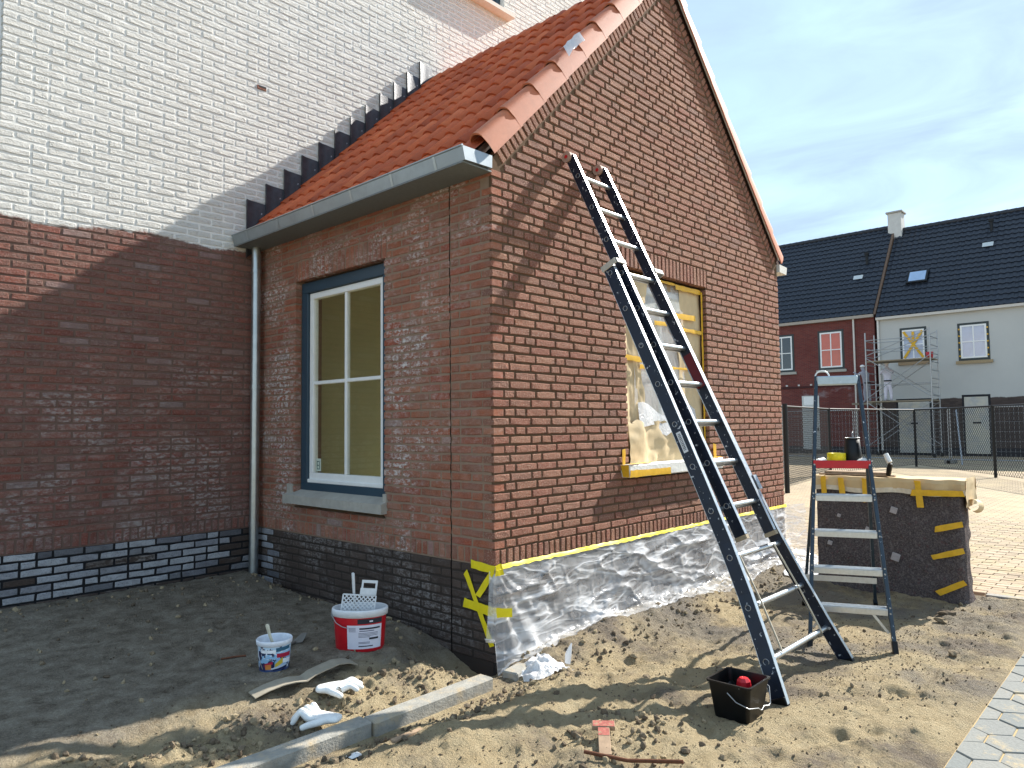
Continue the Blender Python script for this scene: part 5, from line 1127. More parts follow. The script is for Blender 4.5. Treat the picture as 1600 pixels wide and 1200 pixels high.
# bent strip of board
pts = [(-1.52, 0.31, 0.0), (-1.44, 0.315, 0.022), (-1.36, 0.315, 0.036), (-1.29, 0.305, 0.03), (-1.225, 0.293, 0.012), (-1.17, 0.30, 0.026), (-1.08, 0.32, 0.045), (-0.99, 0.335, 0.04), (-0.92, 0.34, 0.02), (-0.86, 0.34, 0.002)]
P0 = []; m = MB(); tp = []; bt_ = []
for i, (x, y, dz) in enumerate(pts):
    z = gz(x, y)+0.008+dz; w_ = 0.055
    tp.append([(x+.01, y+w_, z+.005), (x-.01, y-w_, z+.005)]); bt_.append([(x+.01, y+w_, z), (x-.01, y-w_, z)])
m.grid(tp, smooth=False); m.grid(bt_, smooth=False); m.grid([[a[0] for a in tp], [a[0] for a in bt_]], smooth=False); m.grid([[a[1] for a in tp], [a[1] for a in bt_]], smooth=False); m.grid([tp[0], bt_[0]], smooth=False); m.grid([tp[-1], bt_[-1]], smooth=False)
m.build('cardboard_strip', simple('grey_board', lin(150, 142, 126), 0.85, 0, 0.2, 0.12, 18, 0.3), None, 'bent strip of grey-brown board lying in front of the paint pots', 'board strip', fix=False)
# ---------------------------------------------------------------- gloves
def glove(name, label, cx, cy, ang, seed, mirror=1, curl=0.4, tilt=0.0, size=1.42):
    rg = random.Random(seed); V = []; E = []; Rr = []
    def add(p, r, par=None):
        V.append(Vector((p[0], p[1]*mirror, p[2]))); Rr.append(r)
        if par is not None: E.append((par, len(V)-1))
        return len(V)-1
    w0 = add((-0.075, 0, 0.018), (0.036, 0.014)); w1 = add((-0.045, 0, 0.02), (0.034, 0.015), w0); pc = add((0.0, 0, 0.024), (0.042, 0.017), w1)
    for k, (yo, ln, sp) in enumerate(((0.033, 0.060, 0.26), (0.012, 0.075, 0.08), (-0.011, 0.070, -0.10), (-0.032, 0.055, -0.30))):
        sp += rg.uniform(-.12, .12); b0 = add((0.034, yo, 0.024), (0.013, 0.012), pc); l = ln*0.5; a = add((0.034+l*math.cos(sp), yo+l*math.sin(sp), 0.028+curl*0.03), (0.0105, 0.0105), b0); add((0.034+2*l*math.cos(sp*1.2), yo+2*l*math.sin(sp*1.2), 0.020-curl*0.008), (0.0095, 0.0095), a)
    t0 = add((-0.008, 0.045, 0.02), (0.014, 0.013), pc); t1 = add((0.015, 0.075, 0.022), (0.012, 0.012), t0); add((0.035, 0.092, 0.016), (0.010, 0.010), t1)
    z = max(gz(cx+dx, cy+dy) for dx in (-.04, 0, .04) for dy in (-.04, 0, .04)); ca, sa = math.cos(ang), math.sin(ang)
    me = bpy.data.meshes.new(name); me.from_pydata([(v.x*ca-v.y*sa, v.x*sa+v.y*ca, v.z+tilt*v.x) for v in V], E, []); o = bpy.data.objects.new(name, me); link(o, None, (cx, cy, z-0.004)); o.scale = (size, size, size); md = o.modifiers.new('Skin', 'SKIN'); md.use_smooth_shade = True
    for i, r_ in enumerate(Rr): me.skin_vertices[0].data[i].radius = r_
    me.skin_vertices[0].data[pc].use_root = True; sb = o.modifiers.new('Sub', 'SUBSURF'); sb.levels = 2; sb.render_levels = 2; me.materials.append(GLV); tag(o, label, 'glove', 'work gloves on the ground'); return o
GLV = simple('glove_knit', lin(226, 226, 222), 0.85, 0, 0.2, 0.07, 40, 0.5, bdist=0.004)
glove('work_glove', 'white work glove with spread fingers, nearer the bent board strip', -1.15, 0.10, R(-38), 3, -1, 0.3)
glove('work_glove', 'white work glove lying against the concrete kerb, fingers pointing left', -1.345, -0.08, R(118), 6, 1, 0.9, -0.06)
# ---------------------------------------------------------------- marker board, rusty rod, scraps
x, y = -0.60, -1.29; z = gz(x, y)+0.03; A = Matrix.Translation((x, y, z)) @ Matrix.Rotation(R(38), 4, 'Z') @ Matrix.Rotation(R(-14), 4, 'Y')
t = thing('marker_board', 'short wooden marker board with red paint lying in the soil', 'board', (x, y, z)); WOODM = simple('raw_wood', lin(158, 134, 110), 0.8, 0, 0.2, 0.15, 30, 0.3)
m = MB(); m.bbox((-0.13, -0.028, -0.012), (0.06, 0.028, 0.010), .002, 0, A); m.bbox((0.06, -0.055, -0.012), (0.105, 0.055, 0.012), .002, 0, A); m.build('board', WOODM, t)
m = MB(); m.box((0.0, -0.026, 0.0105), (0.055, 0.026, 0.0115), 0, A); m.box((0.062, -0.052, 0.0125), (0.103, 0.05, 0.0135), 0, A); m.build('red_mark', simple('faded_red', lin(170, 100, 88), 0.8, 0, 0.2, 0.3, 60, splat=0.55, splat_col=lin(160, 132, 106), splat_scale=50), t)
m = MB(); z0 = gz(-0.76, -1.29); m.tube([(-0.77, -1.30, gz(-.77, -1.30)+0.035), (-0.66, -1.46, gz(-.66, -1.46)+0.03), (-0.555, -1.68, gz(-.555, -1.68)+0.02)], 0.009, 8); m.build('steel_rod', simple('rust', lin(104, 66, 46), 0.85, 0.2, 0.3, 0.25, 40, 0.5), None, 'rusty rod lying across the small wooden marker board', 'rod')
rag(-1.40, -0.44, gz(-1.40, -0.44)+0.004, 0.032, 0.024, 0.012, 7, 'scrap of white paper on the soil below the kerb', 'paper_scrap', 'paper', WHITE)
x, y = -1.16, -0.53; z = gz(x, y); m = MB(); m.bbox((x-0.09, y-0.014, z+0.0), (x+0.09, y+0.014, z+0.016), .003, 0, None); m.build('wood_offcut', WOODM, None, 'small brown wooden offcut half buried below the kerb', 'offcut')
m = MB(); x, y = -1.35, 1.02; m.tube([(x, y, gz(x, y)+.006), (x+.07, y-.03, gz(x+.07, y-.03)+.01), (x+.13, y-.06, gz(x+.13, y-.06)+.006)], 0.006, 6); m.build('twig', simple('twig_brown', lin(104, 64, 44), 0.85), None, 'thin reddish twig on the dark soil left of the small pot', 'twig')

# ---------------------------------------------------------------- garden wall wrapped in felt
gw = thing('wrapped_wall', 'low garden wall wrapped in dark felt with brown paper on top', 'wall', (3.85, -1.3, 0)); gx, gxb, ya_, yb_, gh = 3.66, 3.98, -1.93, -0.74, 1.0
m = MB(); m.box((gx+.03, ya_+.03, -0.1), (gxb-.02, yb_, gh-.02)); m.build('wall_core', BR_S, gw)
b = NB('felt_blanket'); p = b.pos(); n = b.noise(p, 75, 4, 0.75); v = b.vor(p, 52, 'F1', 'Color'); vs_ = b.n('ShaderNodeSeparateColor', {0: v}).outputs[0]
c = b.ramp(n, [(0.3, lin(62, 56, 56)), (0.5, lin(96, 88, 87)), (0.62, lin(118, 108, 104)), (0.75, lin(152, 142, 136))]); c = b.mix(b.math('MULTIPLY', b.step(vs_, 0.90, 0.94), 0.35), c, lin(132, 124, 122)); c = b.mix(b.math('MULTIPLY', b.step(vs_, 0.06, 0.02), 0.4), c, lin(110, 72, 72))
FELT = b.fin(c, 1.0, b.bump(b.math('ADD', n, b.math('MULTIPLY', b.noise(p, 14, 3, .6), 1.2)), 0.9, 0.02), 0, 0.05)
P = []
for i in range(61):
    s_ = i/60; row = []
    for k in range(31):
        v = k/30; z = -0.01+(gh-0.05)*v
        L1 = yb_-ya_; tot = L1+0.20; d_ = s_*tot
        if d_ <= L1: x, y = gx, yb_-d_; nx_, ny_ = -1, 0
        else: x, y = gx+(d_-L1), ya_; nx_, ny_ = 0, -1
        if d_ > L1: x -= 0.05*(sfbm(v, 3.3, 5, 2, 5))*(d_-L1)/0.2
        o = 0.012+0.016*abs((sfbm(d_, v, 3, 3, 7)))+0.02*(1-v)**3+0.012*(sfbm(d_, v, 12, 2, 3))
        row.append((x+nx_*o, y+ny_*o, z+(0 if k else gz(x-.03, y-.03))))
    P.append(row)
m = MB(); m.grid(P); m.build('felt', FELT, gw, fix=False)
for (yy, zz, s_) in ((-1.42, 0.74, 0.028), (-1.20, 0.55, 0.024), (-1.42, 0.33, 0.034), (-0.86, 0.40, 0.02), (-0.95, 0.66, 0.015)):
    m = MB(); m.bbox((gx-0.05, yy-s_, zz-s_), (gx-0.036, yy+s_, zz+s_), .003, 0, Matrix.Translation((gx, yy, zz)) @ Matrix.Rotation(0.3, 4, 'X') @ Matrix.Translation((-gx, -yy, -zz))); m.build('felt_fleck', simple('fleck', lin(168, 160, 158), 0.9), gw)
# paper cap
P = []
for i in range(41):
    y = yb_+0.02-(yb_-ya_+0.07)*i/40; w1 = 0.006*math.sin(i*0.9)+0.012*(sfbm(i*.3, 1, 1, 2, 4)); P.append([(gx-0.045+w1, y, gh-0.10+0.01*math.sin(i*.35)), (gx-0.045+w1*.6, y, gh-0.01), (gx-0.03, y, gh+0.022+w1*.3), (gx+0.18, y, gh+0.028), (gxb+0.05, y, gh+0.02), (gxb+0.06, y, gh-0.08)])
m = MB(); m.grid(P, smooth=False); cap = m.build('paper_cap', simple('pale_paper', lin(204, 176, 132), 0.75, 0, 0.3, 0.08, 9, 0.15), gw, fix=False)
m = MB(); m.grid([[(q[0][0]-0.002, q[0][1], q[0][2]+0.030) for q in P], [(q[0][0]-0.001, q[0][1], q[0][2]-0.012) for q in P]], smooth=False); m.build('paper_hem', simple('hem_pale', lin(214, 200, 176), 0.7), gw, fix=False)
P = [[(gx-0.03+0.37*i/10, ya_-0.045-0.02*abs((sfbm(i*.5, k*.5, 1.2, 2, 3))), gh-0.20+0.24*k/8) for k in range(9)] for i in range(11)]; m = MB(); m.grid(P); m.build('paper_end', KRAFT, gw, fix=False)
P = []                                           # curled flap of paper hanging at the corner
for i in range(15):
    th = R(-60+24*i); P.append([(gx+0.06+dx, ya_-0.075+0.048*math.cos(th)*(1+dx), gh-0.185+0.05*math.sin(th)*(1+dx)-dx*0.15) for dx in (0.0, 0.08, 0.16)])
m = MB(); m.grid(P); m.build('paper_curl', KRAFT, gw, fix=False)
for i, (yy, z0, z1) in enumerate(((-0.83, 0.86, 1.02), (-0.99, 0.80, 1.01), (-1.20, 0.80, 1.01), (-1.63, 0.78, 1.01))): tape((gx-0.055, yy-.01*(i % 2), z0), (gx-0.055, yy+.008, z1), 0.05, (-1, 0, 0), OTAPE, gw, 50+i, wob=0.008)
tape((gx-0.056, -1.57, 0.905), (gx-0.056, -1.97, 0.915), 0.05, (-1, 0, 0), OTAPE, gw, 55, wob=0.008)
for i, (z0, z1) in enumerate(((0.60, 0.66), (0.36, 0.44), (0.06, 0.18))): tape((gx-0.048, -1.74+.03*(i == 1), z0), (gx-0.043, -1.95, z1), 0.045, (-1, 0, 0), OTAPE, gw, 57+i, wob=0.01)
m = MB(); m.bbox((gx+0.05, -1.35, gh+0.045), (gx+0.20, -0.8, gh+0.062), .003); m.bbox((gx+0.03, -1.42, gh+0.03), (gx+0.08, -0.75, gh+0.043), .003); m.build('board', WOODM, None, 'flat wooden boards lying on the paper-covered garden wall', 'board')
rl = thing('paint_roller', 'white and black paint roller resting on the wrapped wall', 'roller', (gx+.05, -1.37, gh+.04)); m = MB(); m.tube([(gx-.01, -1.395, gh+0.16), (gx+0.0, -1.36, gh+0.235)], 0.022, 12); m.build('sleeve', WHITE, rl); m = MB(); m.tube([(gx-.01, -1.40, gh+.15), (gx-.0, -1.385, gh+.10), (gx+.02, -1.37, gh+.045)], [0.018, 0.024, 0.02], 8); m.build('grip', BLACKP, rl)

c = Vector(roofP(1.70, 0.0, 0.14)); P = []
for i in range(9):
    u = i/8; P.append([c+Vector((-0.10+0.2*u, -0.06+0.10*k+0.02*sfbm(u*3, k, 1.2, 2, 5), 0.02*sfbm(u*4, k*2, 1.0, 2, 8)-0.06*k*0-0.10+0.2*u+(-0.07 if k == 0 else 0.01))) for k in (0, 0.5, 1)])
m = MB(); m.grid(P); m.build('plastic_strip', BAG, None, 'torn strip of white film caught on the verge tiles of the roof', 'plastic', fix=False)
# ---------------------------------------------------------------- black chain-link fence and gate
CLW = simple('fence_wire_black', lin(34, 36, 38), 0.55, 0.3)
def chain(pa, pb, z0, z1, pitch, name, parent, r=0.005, mat=CLW):
    pa = Vector(pa); pb = Vector(pb); d = (pb-pa); L = d.length; d.normalize(); H = z1-z0; m = MB(); n = int((L+H)/pitch)
    for sg in (0, 1):
        for i in range(n+1):
            s0 = i*pitch-H; s1 = s0+H; a, b_ = max(0, s0), min(L, s1)
            if b_-a < 0.02: continue
            za, zb_ = z0+(a-s0), z0+(b_-s0)
            if sg: za, zb_ = z0+z1-za, z0+z1-zb_
            A_, B_ = pa+d*a, pb*0+pa+d*b_; m.tube([(A_.x, A_.y, za), (B_.x, B_.y, zb_)], r, 3, cap=False, smooth=False)
    return tag(m.build(name, mat, parent, fix=False), kind='stuff')
def post(p, h, r, parent, name='post'):
    m = MB(); m.tube([(p[0], p[1], -0.03), (p[0], p[1], h)], r, 10); m.build(name, BLACK, parent)
fence = thing('chain_link_fence', 'black chain-link fence between the paved street and the far houses', 'fence', (20, 3, 0))
FP = [(12.4, 3.12), (13.3, 3.62), (18.6, 4.35), (24.2, 3.46), (19.9, 0.48), (15.6, -2.5)]
for p in FP[1:]: post(p, 1.95, 0.04, fence)
post(FP[0], 1.95, 0.055, fence, 'gate_post')
for a, b_ in ((1, 2), (2, 3), (3, 4), (4, 5)):
    A_, B_ = FP[a], FP[b_]; m = MB(); m.tube([(*A_, 1.93), (*B_, 1.93)], 0.022, 8); m.build('top_rail', BLACK, fence); m = MB(); m.tube([(*A_, 0.08), (*B_, 0.08)], 0.005, 5); m.build('bottom_wire', BLACK, fence); chain((*A_, 0), (*B_, 0), 0.06, 1.92, 0.10 if a < 2 else 0.12, 'wire_mesh', fence)
gate = thing('fence_gate', 'narrow black mesh gate standing right behind the annex corner', 'gate', (12.85, 3.37, 0)); A_, B_ = (12.47, 3.16), (13.22, 3.58)
for p, q in (((*A_, 0.42), (*A_, 1.9)), ((*B_, 0.42), (*B_, 1.9)), ((*A_, 0.42), (*B_, 0.42)), ((*A_, 1.9), (*B_, 1.9))):
    m = MB(); m.tube([p, q], 0.022, 8); m.build('gate_frame', BLACK, gate)
chain((*A_, 0), (*B_, 0), 0.44, 1.88, 0.07, 'wire_mesh', gate)
m = MB(); m.bbox((B_[0]-.13, B_[1]-.10, 1.05), (B_[0]-.08, B_[1]-.03, 1.2), .004); m.build('latch', BLACK, gate)
# light construction fence panels behind
def panel(a, b_, lab):
    t = thing('mesh_fence_panel', lab, 'fence', ((a[0]+b_[0])/2, (a[1]+b_[1])/2, 0), 'site fence panels'); a = Vector((*a, 0)); b_ = Vector((*b_, 0))
    for z in (0.14, 2.02): m = MB(); m.tube([a+Vector((0, 0, z)), b_+Vector((0, 0, z))], 0.020, 8); m.build('rail', STEEL, t)
    for p in (a, b_): m = MB(); m.tube([p+Vector((0, 0, 0.05)), p+Vector((0, 0, 2.02))], 0.020, 8); m.build('upright', STEEL, t)
    m = MB(); n = int((b_-a).length/0.14)
    for i in range(1, n): p = a+(b_-a)*(i/n); m.tube([p+Vector((0, 0, .14)), p+Vector((0, 0, 2.02))], 0.0035, 3, cap=False, smooth=False)
    for z in (0.45, 0.8, 1.15, 1.5, 1.8): m.tube([a+Vector((0, 0, z)), b_+Vector((0, 0, z))], 0.0035, 3, cap=False, smooth=False)
    tag(m.build('wire_grid', STEEL, t, fix=False), kind='stuff')
    for p in (a, b_): m = MB(); m.bbox((p.x-.35, p.y-.11, -0.01), (p.x+.35, p.y+.11, 0.13), .02); m.build('foot_block', simple('foot_concrete', lin(132, 130, 124), .9), t)
panel((27.2, 6.35), (27.0, 3.05), 'light steel mesh fence panel in front of the scaffold tower'); panel((27.0, 2.98), (26.8, -0.4), 'light steel mesh fence panel in front of the right-hand white door'); panel((27.4, 9.8), (27.2, 6.42), 'light steel mesh fence panel in front of the red brick house')
m = MB(); m.tube([(26.0, 2.45, 0.0), (26.9, 2.75, 1.95)], 0.028, 8); m.build('brace_pole', STEEL, None, 'slanted grey pole propping the site fence', 'pole')

# ---------------------------------------------------------------- far houses
HXF = 33.9
def far_brick(name, c1, c2, mo, paint=None):
    b = NB(name); p = b.pos(); x, y, z = b.xyz(p)[:3]; cv = b.n('ShaderNodeCombineXYZ', {0: y, 1: z, 2: 0.0}).outputs[0]
    bt = b.n('ShaderNodeTexBrick', {'Vector': cv, 'Color1': c1, 'Color2': c2, 'Mortar': mo, 'Scale': 1.0, 'Mortar Size': 0.007, 'Brick Width': 0.22, 'Row Height': 0.0625, 'Bias': -0.1})
    c = b.mix(b.math('MULTIPLY', b.step(b.noise(p, 0.8, 5, 0.65), 0.45, 0.7), 0.35), bt.outputs[0], tuple(v*0.62 for v in c1[:3])+(1,)); h = bt.outputs['Fac']
    if paint: c = paint(b, p, x, y, z, c)
    return b.fin(c, 0.9, b.bump(h, -0.5, 0.01), 0, 0.2)
def redpaint(b, p, x, y, z, c):
    e = b.math('MULTIPLY', b.step(b.noise(b.map(p, (1, 1, 1.6)), 0.9, 4, .6), 0.48, 0.66), b.math('MULTIPLY', b.step(z, 2.5, 2.75), b.step(z, 3.5, 3.2))); return b.mix(b.math('MULTIPLY', e, 0.6), c, lin(170, 164, 166))
def whitepaint(b, p, x, y, z, c):
    w = b.mix(b.noise(p, 0.7, 4, .6), lin(196, 196, 190), lin(178, 178, 174)); e = b.step(b.math('ADD', z, b.math('MULTIPLY', b.noise(p, 3, 4, .7), 0.16)), 2.62, 2.66); return b.mix(e, c, w)
FB_R = far_brick('far_red_brick', lin(104, 50, 46), lin(122, 62, 54), lin(104, 88, 84), redpaint); FB_W = far_brick('far_painted_brick', lin(76, 66, 62), lin(92, 80, 74), lin(70, 64, 62), whitepaint); FB_P = simple('far_plinth', lin(38, 38, 42), 0.8)
FTILE = simple('far_black_tile', lin(34, 40, 50), 0.5, 0.0, 0.45, 0.2, 2)
def roof_far(y0, y1, ze, zr, xe, xr_, parent):
    """corrugated tile courses"""
    P = []; nc = int((y1-y0)/0.05); nr = int(math.hypot(xr_-xe, zr-ze)/0.34); m = MB(); nn = Vector((-(zr-ze), 0, xr_-xe)).normalized()
    rows = []
    for r_ in range(nr):
        for f, h in ((r_/nr, 0.055), ((r_+1)/nr, 0.015)):
            rows.append([(Vector((xe+(xr_-xe)*f, 0, ze+(zr-ze)*f))+nn*(h+0.032*max(-0.35, math.sin(2*math.pi*(y0+(y1-y0)*i/nc)/0.26)))+Vector((0, y0+(y1-y0)*i/nc, 0))) for i in range(nc+1)])
    m.grid(rows, smooth=False); rf = m.build('roof_tiles', FTILE, parent, fix=False); tag(rf, kind='stuff')
    m = MB(); m.prism([(xe, y0, ze), (xr_, y0, zr), (2*xr_-xe, y0, ze)], (0, 0, 0), (0, y1-y0, 0)); m.build('roof', FTILE, parent)
    for i in range(int((y1-y0)/0.36)):
        m = MB(); m.tube([(xr_, y0+i*0.36, zr+0.03), (xr_, y0+i*0.36+0.36, zr+0.03)], [0.13, 0.115], 8); m.build('ridge_tile', FTILE, parent)
def far_window(par, y0, y1, z0, z1, frame, glass, sill=None, mid=True, reveal=None):
    """casement with bars; y0 < y1"""
    x = HXF; w = 0.07
    m = MB(); m.box((x-0.015, y0-.10, z0-.1), (x+.02, y1+.10, z0)); m.box((x-0.015, y0-.10, z1), (x+.02, y1+.10, z1+.1)); m.box((x-0.015, y0-.1, z0), (x+.02, y0, z1)); m.box((x-0.015, y1, z0), (x+.02, y1+.1, z1)); o = m.build('window', frame, par)
    m = MB(); m.box((x-.022, y0, z0), (x+.02, y1, z0+w)); m.box((x-.022, y0, z1-w), (x+.02, y1, z1)); m.box((x-.021, y0, z0+w), (x+.02, y0+w, z1-w)); m.box((x-.021, y1-w, z0+w), (x+.02, y1, z1-w)); ym = (y0+y1)/2; zm = (z0+z1)/2
    m.box((x-.02, ym-.025, z0+w), (x+.02, ym+.025, z1-w)); m.box((x-.019, y0+w, zm-.022), (x+.02, ym-.025, zm+.022)); m.box((x-.019, ym+.025, zm-.022), (x+.02, y1-w, zm+.022)); m.build('casement', WHITE, o)
    for (a, b_) in ((y0+w, ym-.025), (ym+.025, y1-w)):
        for (c, d_) in ((z0+w, zm-.022), (zm+.022, z1-w)): m = MB(); m.box((x-.006, a, c), (x+.0, b_, d_)); m.build('pane', glass, o)
    if sill: m = MB(); m.box((x-0.10, y0-.2, z0-.24), (x+.02, y1+.2, z0-.11)); m.build('window_sill', sill, o)
    return o
def pane_mat(name, col, rough=0.04): return simple(name, col, rough+0.1, 0, 0.9, 0.15, 2)
DARKG = pane_mat('far_glass_dark', lin(34, 40, 50)); ORG = pane_mat('far_blind_orange', lin(196, 84, 52)); PALE = pane_mat('far_film_pale', lin(170, 176, 196))
GREENF = simple('far_frame_green', lin(48, 56, 56), 0.5)
# red brick house
hr = thing('terraced_house', 'dark-roofed red brick terraced house beyond the black fence', 'house', (HXF+4, 11.5, 0))
m = MB(); m.box((HXF, 7.42, 0.35), (HXF+8, 22, 6.7)); m.build('wall', FB_R, hr); m = MB(); m.box((HXF-.01, 7.42, -.1), (HXF+8, 22, 0.35)); m.build('plinth', FB_P, hr)
roof_far(7.45, 22, 6.72, 11.75, HXF-0.12, HXF+4.0, hr)
m = MB(); m.box((HXF-0.2, 7.42, 6.58), (HXF+.0, 22, 6.72)); m.build('gutter', simple('far_gutter', lin(160, 150, 138), .6), hr)
m = MB(); m.prism([(HXF-0.10, 7.44, 6.70), (HXF+4.0, 7.44, 11.80), (HXF+8.1, 7.44, 6.70)], (0, 0, 0), (0, -0.10, 0)); m.build('party_gable', simple('far_gable_brick', lin(112, 92, 78), .9, 0, .2, .2, 12), hr)
far_window(hr, 8.95, 10.0, 4.28, 6.05, GREENF, ORG, STONE); far_window(hr, 11.42, 12.5, 4.28, 6.03, GREENF, DARKG, STONE)
m = MB(); m.tube([(HXF-.08, 8.35, 0.2), (HXF-.08, 8.35, 6.6)], 0.045, 8); m.build('downpipe', simple('far_pipe', lin(206, 200, 190), .5), hr)
m = MB(); m.box((HXF-.015, 10.15, 0.2), (HXF+.02, 11.0, 2.9)); d = m.build('door', simple('far_door', lin(204, 206, 200), .6), hr); m = MB(); m.box((HXF-.025, 10.25, 2.45), (HXF-.014, 10.9, 2.85)); m.build('fanlight', WHITE, d); m = MB(); m.box((HXF-.035, 10.2, 1.1), (HXF-.016, 10.26, 1.3)); m.build('handle', BLACK, d)
m = MB(); m.box((HXF-0.03, 7.5, 3.30), (HXF, 22, 3.40)); m.build('string_course', simple('far_course', lin(70, 40, 38), .9), hr)
for i in range(7): yy = 8.6+i*0.62; m = MB(); m.box((HXF-0.06, yy, 3.42), (HXF-.001, yy+.09, 3.5)); m.build('wall_tie', simple('tie_pale', lin(200, 196, 190), .7), hr)
for (yy, zz) in ((8.85, 0), (9.2, 0)):
    pass
def vent(par, y, f, ze, zr, pale):
    x = HXF-0.12+4.12*f; z = ze+(zr-ze)*f; m = MB()
    if pale: m.prism([(x-.05, y-.22, z+.08), (x+.12, y-.22, z+.30), (x+.16, y-.22, z+.26)], (0, 0, 0), (0, .44, 0)); m.build('roof_vent', simple('vent_pale', lin(190, 196, 196), .4), par)
    else: m.tube([(x, y, z), (x, y, z+.55)], 0.07, 8); m.tube([(x, y, z+.5), (x, y, z+.62)], 0.12, 8); m.build('flue', BLACK, par)
vent(hr, 8.55, 0.40, 6.72, 11.75, True); vent(hr, 8.30, 0.58, 6.72, 11.75, False)
# white house
hv = thing('painted_terraced_house', 'white painted terraced house with black lower wall behind the scaffold', 'house', (HXF+4, 2, 0))
m = MB(); m.box((HXF, -12, 0.35), (HXF+8, 7.3, 6.5)); m.build('wall', FB_W, hv); m = MB(); m.box((HXF-.01, -12, -.1), (HXF+8, 7.3, 0.35)); m.build('plinth', FB_P, hv)
roof_far(-12, 7.3, 6.52, 11.5, HXF-0.12, HXF+4.0, hv); m = MB(); m.box((HXF-0.2, -12, 6.40), (HXF+.0, 7.3, 6.52)); m.build('gutter', simple('far_gutter_pale', lin(196, 190, 180), .6), hv)
w1 = far_window(hv, 5.30, 6.22, 4.42, 5.82, GREENF, PALE, simple('far_sill_wrapped', lin(150, 128, 100), .8)); w2 = far_window(hv, 2.86, 3.86, 4.32, 5.80, GREENF, PALE, simple('far_sill_wrapped2', lin(160, 140, 108), .8))
for (a, b_) in (((5.36, 4.5), (6.16, 5.74)), ((6.16, 4.5), (5.36, 5.74)), ((5.76, 5.2), (5.76, 5.72))): tape((HXF-.04, a[0], a[1]), (HXF-.04, b_[0], b_[1]), 0.11, (-1, 0, 0), OTAPE, w1, 3)
for k in range(5):
    for yy in (2.82, 3.9): m = MB(); m.box((HXF-.05, yy-.03, 4.4+k*.3), (HXF-.03, yy+.03, 4.46+k*.3)); m.build('tape_tab', OTAPE, w2)
b = NB('door_film'); p = b.pos(); c = b.mix(b.step(b.noise(p, 1.6, 4, .7), .4, .65), lin(196, 190, 172), lin(168, 170, 168)); DFILM = b.fin(c, 0.35, b.bump(b.noise(p, 5, 4, .6), .6, .05), 0, .5)
def fdoor(y0, y1, z1, lab):
    m = MB(); m.box((HXF-.012, y0-.09, 0.05), (HXF+.01, y1+.09, z1+.1)); o = m.build('door_frame', FB_P, hv); m = MB(); m.box((HXF-.05, y0, 0.1), (HXF-.013, y1, z1)); m.build('door', DFILM, o); m = MB(); m.box((HXF-.062, (y0+y1)/2-.15, 1.42), (HXF-.051, (y0+y1)/2+.15, 1.5)); m.build('letter_slot', FB_P, o)
fdoor(2.92, 3.82, 2.6, ''); fdoor(5.2, 6.5, 2.5, '')
vent(hv, 3.05, 0.62, 6.52, 11.5, True); vent(hv, 2.98, 0.80, 6.52, 11.5, False)
x0 = HXF-0.12; f0, f1 = 0.33, 0.46; nx_, nz_ = -0.77, 0.64
A = lambda f, h: (x0+4.12*f+nx_*h, 6.52+4.98*f+nz_*h)
def sky_box(f0, f1, y0, y1, h0, h1, name, mat, par):
    m = MB(); q = [A(f0, h0), A(f1, h0), A(f1, h1), A(f0, h1)]; m.prism([(u, y0, v) for u, v in q], (0, 0, 0), (0, y1-y0, 0)); return m.build(name, mat, par)
sk = sky_box(0.325, 0.455, 5.35, 6.25, 0.04, 0.14, 'skylight', BLACK, hv); sky_box(0.34, 0.44, 5.44, 6.16, 0.145, 0.15, 'pane', pane_mat('skylight_glass', lin(150, 176, 206)), sk)
m = MB(); m.tube([(HXF-.08, 7.24, 0.2), (HXF-.08, 7.24, 6.4)], 0.05, 8); m.build('downpipe', simple('far_pipe2', lin(216, 212, 204), .5), hv)
ch = thing('chimney', 'white painted chimney on the ridge between the two dark roofs', 'chimney', (HXF+4, 7.3, 11.3)); m = MB(); m.box((HXF+3.65, 6.98, 11.0), (HXF+4.35, 7.62, 12.42)); m.build('stack', simple('chimney_white', lin(196, 196, 192), .85, 0, .2, .06, 6), ch); m = MB(); m.bbox((HXF+3.58, 6.9, 12.42), (HXF+4.42, 7.70, 12.52), .02); m.build('cap_slab', simple('chimney_cap', lin(160, 158, 152), .85), ch)
# ---------------------------------------------------------------- scaffold tower
sc_ = thing('scaffold_tower', 'aluminium scaffold tower in front of the white terraced house', 'scaffold', (32, 5.8, 0)); xA, xB, yL, yR = 31.3, 32.6, 7.08, 4.5
for y in (yL, yR):
    for x in (xA, xB):
        m = MB(); m.tube([(x, y, 0.1), (x, y, 5.55)], 0.028, 8); u = m.build('upright', STEEL, sc_); m = MB(); m.tube([(x-.03, y, 0.09), (x+.03, y, 0.09)], 0.09, 12); m.build('castor', BLACK, u)
    for k in range(14): z = 0.5+k*0.36; m = MB(); m.tube([(xA, y, z), (xB, y, z)], 0.019, 6); m.build('rung', STEEL, sc_)
for x in (xA, xB):
    for (z0, z1) in ((0.5, 2.4), (2.4, 0.5), (2.6, 4.4), (4.4, 2.6), (4.5, 5.5)):
        m = MB(); m.tube([(x, yL, z0), (x, yR, z1)], 0.019, 6); m.build('brace', STEEL, sc_)
    for z in (5.2, 4.75, 3.2): m = MB(); m.tube([(x, yL, z), (x, yR, z)], 0.017, 6); m.build('guard_rail', STEEL, sc_)
for z in (2.47, 4.27): m = MB(); m.box((xA, yR, z-.05), (xB, yL, z)); m.build('platform', simple('deck_ply', lin(140, 128, 108), .8), sc_)
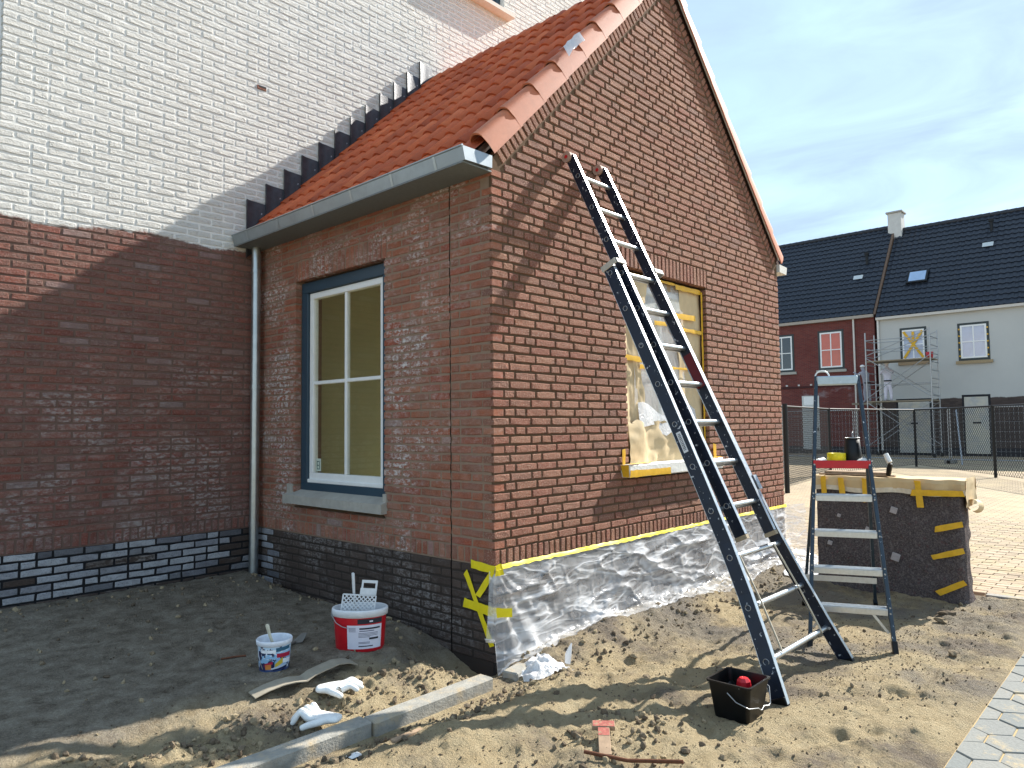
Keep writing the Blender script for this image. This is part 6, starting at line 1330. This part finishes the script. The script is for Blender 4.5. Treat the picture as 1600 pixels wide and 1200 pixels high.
c = Vector((31.9, 4.66, 4.27)); t = thing('red_bucket', 'small red bucket on the upper scaffold deck', 'bucket', tuple(c)); m = MB(); m.lathe([(0, 0), (0.12, 0), (0.15, 0.28), (0.14, 0.28), (0.11, 0.02), (0, .02)], c, 16); m.build('body', REDP, t, fix=False); m = MB(); m.tube([c+Vector((0, 0.15*math.cos(a), .27+.12*math.sin(a))) for a in np.linspace(0, math.pi, 9)], .006, 5); m.build('handle', STEEL, t)
# ---------------------------------------------------------------- painters in white overalls
def person(label, x, y, z, yaw, lean, arm, mat):
    """one skinned body, pose given in metres with x forward"""
    V = []; E = []; Rr = []
    def add(p, r, par=None):
        V.append(Vector(p)); Rr.append(r)
        if par is not None: E.append((par, len(V)-1))
        return len(V)-1
    hip = add((0, 0, 0.93), (0.155, 0.125)); wa = add((0.02+lean*.15, 0, 1.12), (0.145, 0.115), hip); chs = add((0.04+lean*.45, 0, 1.34), (0.165, 0.125), wa); nk = add((0.05+lean*.65, 0, 1.50), (0.065, 0.065), chs); hd = add((0.08+lean*.8, 0, 1.62), (0.095, 0.105), nk); add((0.09+lean*.85, 0, 1.73), (0.075, 0.085), hd)
    for sg in (-1, 1):
        kn = add((0.03*sg+.03, .10*sg, 0.50), (0.085, 0.085), hip); an = add((0.02*sg-.02, .11*sg, 0.09), (0.06, 0.06), kn); add((0.02*sg+.13, .12*sg, 0.045), (0.045, 0.04), an)
        sh = add((0.04+lean*.5, .19*sg, 1.40), (0.075, 0.075), chs); el = add((arm[0]*.5+.05+lean*.5, .25*sg, 1.40+(arm[1]-.0)*.5-.12), (0.055, 0.055), sh); wr = add((arm[0]+.05+lean*.5, .19*sg, 1.40+arm[1]), (0.038, 0.038), el); add((arm[0]+.15+lean*.5, .17*sg, 1.42+arm[1]), (0.035, 0.03), wr)
    ca, sa = math.cos(yaw), math.sin(yaw); me = bpy.data.meshes.new('person'); me.from_pydata([(v.x*ca-v.y*sa, v.x*sa+v.y*ca, v.z) for v in V], E, []); o = bpy.data.objects.new('person', me); link(o, None, (x, y, z)); md = o.modifiers.new('Skin', 'SKIN'); md.use_smooth_shade = True
    for i, r_ in enumerate(Rr): me.skin_vertices[0].data[i].radius = r_
    me.skin_vertices[0].data[hip].use_root = True; o.modifiers.new('Sub', 'SUBSURF').render_levels = 2; me.materials.append(mat); tag(o, label, 'person')
    def at(p): return Vector((x+p[0]*ca-p[1]*sa, y+p[0]*sa+p[1]*ca, z+p[2]))
    m = MB(); m.lathe([(0.0, 0.0), (0.165, 0.0), (0.168, 0.05), (0.0, 0.06)], at((0, 0, 0.90)), 14, sy=1.0); m.build('tool_belt', BLACK, o, fix=False)
    m = MB(); m.lathe([(0.0, 0.11), (0.06, 0.095), (0.10, 0.05), (0.112, 0.0), (0.0, 0.0)], at((0.085+lean*.82, 0, 1.70)), 14); m.build('cap', WHITE, o, fix=False)
    m = MB(); m.lathe([(0.0, -0.05), (0.03, -.04), (0.035, .0), (0.02, .04), (0.0, .05)], at((0.165+lean*.83, 0, 1.655)), 8); m.build('face', simple('skin_tone', lin(186, 140, 116), .6), o, fix=False)
OVER = simple('overall_white', lin(214, 212, 222), .85, 0, .2, .08, 8, .3); OVER2 = simple('overall_grey', lin(150, 150, 158), .85, 0, .2, .08, 8, .3)
person('painter in white overalls with black belt working on the scaffold deck', 32.2, 6.45, 2.47, R(20), 0.35, (0.42, -0.02), OVER)
person('painter in greyish overalls half hidden behind the left scaffold frame', 32.9, 7.55, 2.45, R(60), 0.2, (0.4, 0.05), OVER2)
m = MB(); m.box((32.4, 7.2, 2.35), (33.6, 8.1, 2.44)); t = m.build('platform', simple('deck2', lin(130, 120, 104), .8), sc_)
